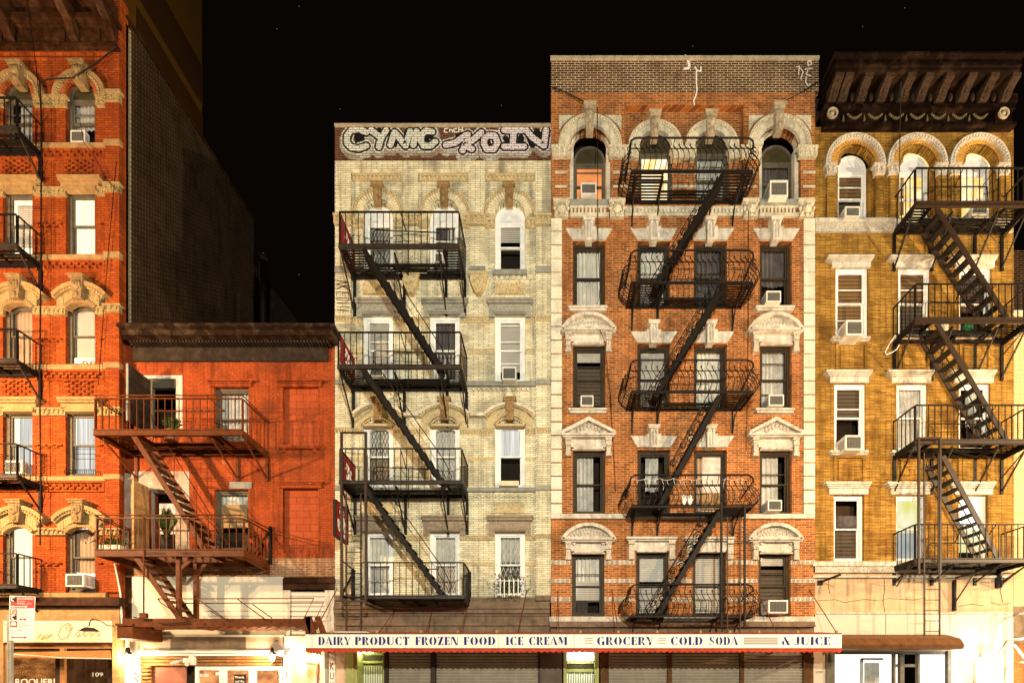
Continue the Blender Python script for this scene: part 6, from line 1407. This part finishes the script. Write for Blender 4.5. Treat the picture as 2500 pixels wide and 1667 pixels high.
# ---------------------------------------------------------------- storefronts under the awning
sf = start('grocery_shop','row of corrugated roller shutters and lit doorways beneath grocery awning','shop',1400,0.0)
M['roller'] = mat('ribbed_steel_shutter', (.34,.29,.22), .45, .2, 2.5, streak=.25)
def roller(X0,X1,label=None):
    b = MB(); z = 0; x0,x1 = fx(X0),fx(X1); zt = fz(1586)
    while z < zt+.3:
        b.add([(x0,0,z),(x1,0,z),(x1,-.028,z+.03),(x0,-.028,z+.03),(x1,-.028,z+.055),(x0,-.028,z+.055),(x1,0,z+.085),(x0,0,z+.085)],[(0,1,2,3),(3,2,4,5),(5,4,6,7)]); z += .085
    b.box(x0,x1,.001,.03,0,z); return b.build('roller_shutter',M['roller'],sf)
for a,c in ((950,1052),(1066,1313),(1486,1627),(1640,1804),(1815,1958)): roller(a,c)
part('shutter_post','iron_brown',lambda b: (b.box(fx(940),fx(949),-.08,.02,0,fz(1560)), b.box(fx(1053),fx(1065),-.10,.02,0,fz(1560)), b.box(fx(1313),fx(1318),-.05,.02,0,fz(1560))))
part('shutter_post','rust_brown',lambda b: (b.box(fx(1628),fx(1639),-.08,.02,0,fz(1560)), b.box(fx(1805),fx(1814),-.08,.02,0,fz(1560)), b.box(fx(1959),fx(1966),-.06,.02,0,fz(1560)), b.box(fx(1466),fx(1484),-.05,.02,0,fz(1560)), b.box(fx(1966),fx(1986),.0,.08,0,fz(1560))))
part('upper_wall','stone_brown',lambda b: b.box(fx(818),fx(1984),.04,.3,fz(1590),fz(1548)))
M['metal_plate'] = mat('brown_metal_plate', (.12,.085,.06), .4, .3, 2); part('metal_plate','metal_plate',lambda b: b.box(fx(1319),fx(1372),-.02,.2,0,fz(1560)))
part('tan_wall','panel_pink',lambda b: b.box(fx(818),fx(845),-.02,.2,0,fz(1560)))
part('back_wall','dark_room',lambda b: b.box(fx(818),fx(1984),1.2,1.4,0,fz(1560)))
# green lit door
M['door_green'] = mat('olive_door_frame', (.40,.40,.14), .6, .15, 4)
part('door_frame','door_green',lambda b: (b.box(fx(846),fx(864),-.03,.1,0,fz(1575)), b.box(fx(864),fx(872),.0,.5,0,fz(1575)), b.box(fx(864),fx(935),.5,.55,0,fz(1575)), b.box(fx(872),fx(935),.44,.499,fz(1618,-.4),fz(1612,-.4)), b.box(fx(935),fx(940),.0,.55,0,fz(1560))))
M['stripe'] = NT('striped_corrugated_panel'); _t = M['stripe']; _x = _t.n('ShaderNodeSeparateXYZ'); _t.l(_t.obj(), _x.inputs[0]); _f = _t.ramp(_t.math('FRACT',_t.math('MULTIPLY',_x.outputs[0],14)),.4,.6)
_t.bsdf(_t.mix(_f,(.22,.24,.16,1),(.72,.74,.58,1)),.5); M['stripe'] = _t.m
part('corrugated_door','stripe',lambda b: b.box(fx(876,-.42),fx(934,-.42),.42,.44,0,fz(1624,-.42)))
part('transom_board','tymp_green',lambda b: b.box(fx(872,-.46),fx(933,-.46),.45,.47,fz(1614,-.46),fz(1598,-.46)))
lamp('door_bulb',(fx(885,-.2),.2,fz(1592,-.2)),22,(.9,1,.5),.04); MB().box(fx(872),fx(905),.12,.22,fz(1591),fz(1587)).build('door_tube_lamp',M['lamp'],sf)
# white lit doorway
part('doorway_frame','door_green',lambda b: (b.box(fx(1376),fx(1384),-.02,.1,0,fz(1575)), b.box(fx(1452),fx(1462),-.02,.1,0,fz(1575)), b.box(fx(1384),fx(1452),.3,.33,fz(1619,-.3),fz(1612,-.3)), b.box(fx(1384),fx(1452),.3,.33,fz(1640,-.3),fz(1632,-.3))))
part('lit_transom','tube',lambda b: b.box(fx(1384),fx(1452),.33,.34,fz(1611,-.3),fz(1580,-.3)))
part('transom_board','tymp_green',lambda b: b.box(fx(1384),fx(1452),.331,.34,fz(1632,-.3),fz(1619,-.3)))
part('corrugated_door','stripe',lambda b: b.box(fx(1384),fx(1452),.34,.36,0,fz(1640,-.3)))
lamp('doorway_bulb',(fx(1418,.1),-.05,fz(1598)),32,(.97,1,.86),.05)
# vertical red lettered sign strips
v1 = thing('vertical_sign','narrow white pillar sign with red letters KUY under awning corner','sign',(fx(811,.3),-.2,2)); q=.3
MB().box(fx(803,q),fx(818,q),-q,-q+.06,.4,fz(1592,q)).build('board',M['fascia'],v1)
for i,ch_ in enumerate('KUY'): font_mesh('letter',ch_,.115,.20,'sign_red',v1,(fx(805.5,q),-q-.003,fz(1634+i*23.5,q)))
v2 = thing('house_number_sign','white pillar with faded red vertical numerals 112 by yellow lit entry','sign',(fx(701,.1),-.1,2)); q=.12
MB().box(fx(693,q),fx(711,q),-q,-q+.03,.4,fz(1600,q)).build('board',M['white_wall'],v2)
for i,ch_ in enumerate('112'): font_mesh('letter',ch_,.05 if ch_ == '1' else .10,.19,'maroon',v2,(fx(697.5,q),-q-.003,fz(1631+i*22,q)))
# ================================================================ parking sign on the kerb
ps = thing('parking_sign','white and red parking regulation sign on perforated steel pole at lower left','sign',(fx(26,2.6),-2.6,0)); q = 2.6
pq = lambda X,Y,qq=q: (fx(X,qq), fz(Y,qq))
b = MB(); b.box(fx(20,q),fx(30,q),-q-.03,-q+.03,0,fz(1500,q)); b.build('pole',M['stone_gray'],ps)
b = MB(); [b.ball((fx(25,q),-q-.03,fz(1572+i*4,q)),.012,.004,.012,6,4) for i in range(24)]; b.build('pole_holes',M['black_board'],ps)
M['sign_w'] = mat('white_reflective_sign', (.70,.62,.58), .4, .05, 3); M['sign_r'] = mat('red_sign_print', (.42,.05,.055), .5, .1, 3); M['sign_gray'] = mat('faded_gray_print', (.36,.27,.27), .6, .1, 3)
y = q+.04; pa = MB().prism([(fx(22,y),fz(1562,y)),(fx(82,y),fz(1563,y)),(fx(86,y),fz(1457,y)),(fx(84,y),fz(1455,y)),(fx(25,y),fz(1453,y)),(fx(23,y),fz(1455,y))],-y,-y+.006).build('sign_panel',M['sign_w'],ps)
def sg(m,X0,X1,Y0,Y1,e=.003,nm='print'): return MB().box(fx(X0,y),fx(X1,y),-y-e,-y-.0005,fz(Y1,y),fz(Y0,y)).build(nm,M[m],pa)
sg('sign_r',26,84,1456,1484); sg('black_board',25.5,41,1456,1469,.005); sg('sign_r',25,41,1486,1500,.004); sg('black_board',25,41,1501,1512,.004); sg('sign_r',24.5,42,1515,1530,.004)
for X,Y in ((33,1462),(33,1506)): MB().arc(fx(X,y),fz(Y,y),.030,.055,.9,5.0,-y-.008,-y-.005,14).build('moon_symbol',M['sign_w'],pa)
MB().arc(fx(33,y),fz(1493,y),.045,.06,0,6.283,-y-.007,-y-.004,18).bar((fx(29,y),-y-.006,fz(1490,y)),(fx(37,y),-y-.006,fz(1496,y)),.003,.012).build('no_parking_symbol',M['sign_w'],pa)
MB().box(fx(27,y),fx(40,y),-y-.007,-y-.004,fz(1526,y),fz(1521,y)).box(fx(29,y),fx(38,y),-y-.007,-y-.004,fz(1521,y),fz(1517,y)).build('truck_symbol',M['sign_w'],pa)
for t,X0_,X1_,Y0_,Y1_,mm in (('NO STANDING',43,82,1458,1463,'sign_w'),('Fri - Sun',43,60,1465,1469,'sign_w'),('Midnight - 6am',43,76,1471,1475,'sign_w'),('Monday',45,62,1487,1490,'sign_gray'),('Wednesday',45,70,1492,1495,'sign_gray'),('Friday',45,60,1497,1500,'sign_gray'),('Midnight - 3am',44,78,1503,1507,'sign_gray'),('Truck',46,62,1517,1521,'sign_gray'),('Loading',46,68,1523,1527,'sign_gray'),('Only',46,58,1529,1533,'sign_gray'),('7am - 7pm',26,54,1536,1540,'sign_gray'),('All Days',26,47,1543,1547,'sign_gray')):
    font_mesh('sign_text',t,fx(X1_,y)-fx(X0_,y),fz(Y0_,y)-fz(Y1_,y),mm,pa,(fx(X0_,y),-y-.005,fz(Y1_,y)),ex=.001)
for Xa_,Xb_,Y_,mm in ((27,68,1480,'sign_w'),(46,66,1511,'sign_r'),(26,66,1555,'sign_r')):
    b = MB(); z = fz(Y_,y); xa_, xb_ = fx(Xa_,y), fx(Xb_,y); b.box(xa_+.05,xb_-.05,-y-.006,-y-.003,z-.009,z+.009); b.prism([(xa_,z),(xa_+.06,z-.028),(xa_+.06,z+.028)],-y-.006,-y-.003); b.prism([(xb_,z),(xb_-.06,z+.028),(xb_-.06,z-.028)],-y-.006,-y-.003); b.build('arrow',M[mm],pa)
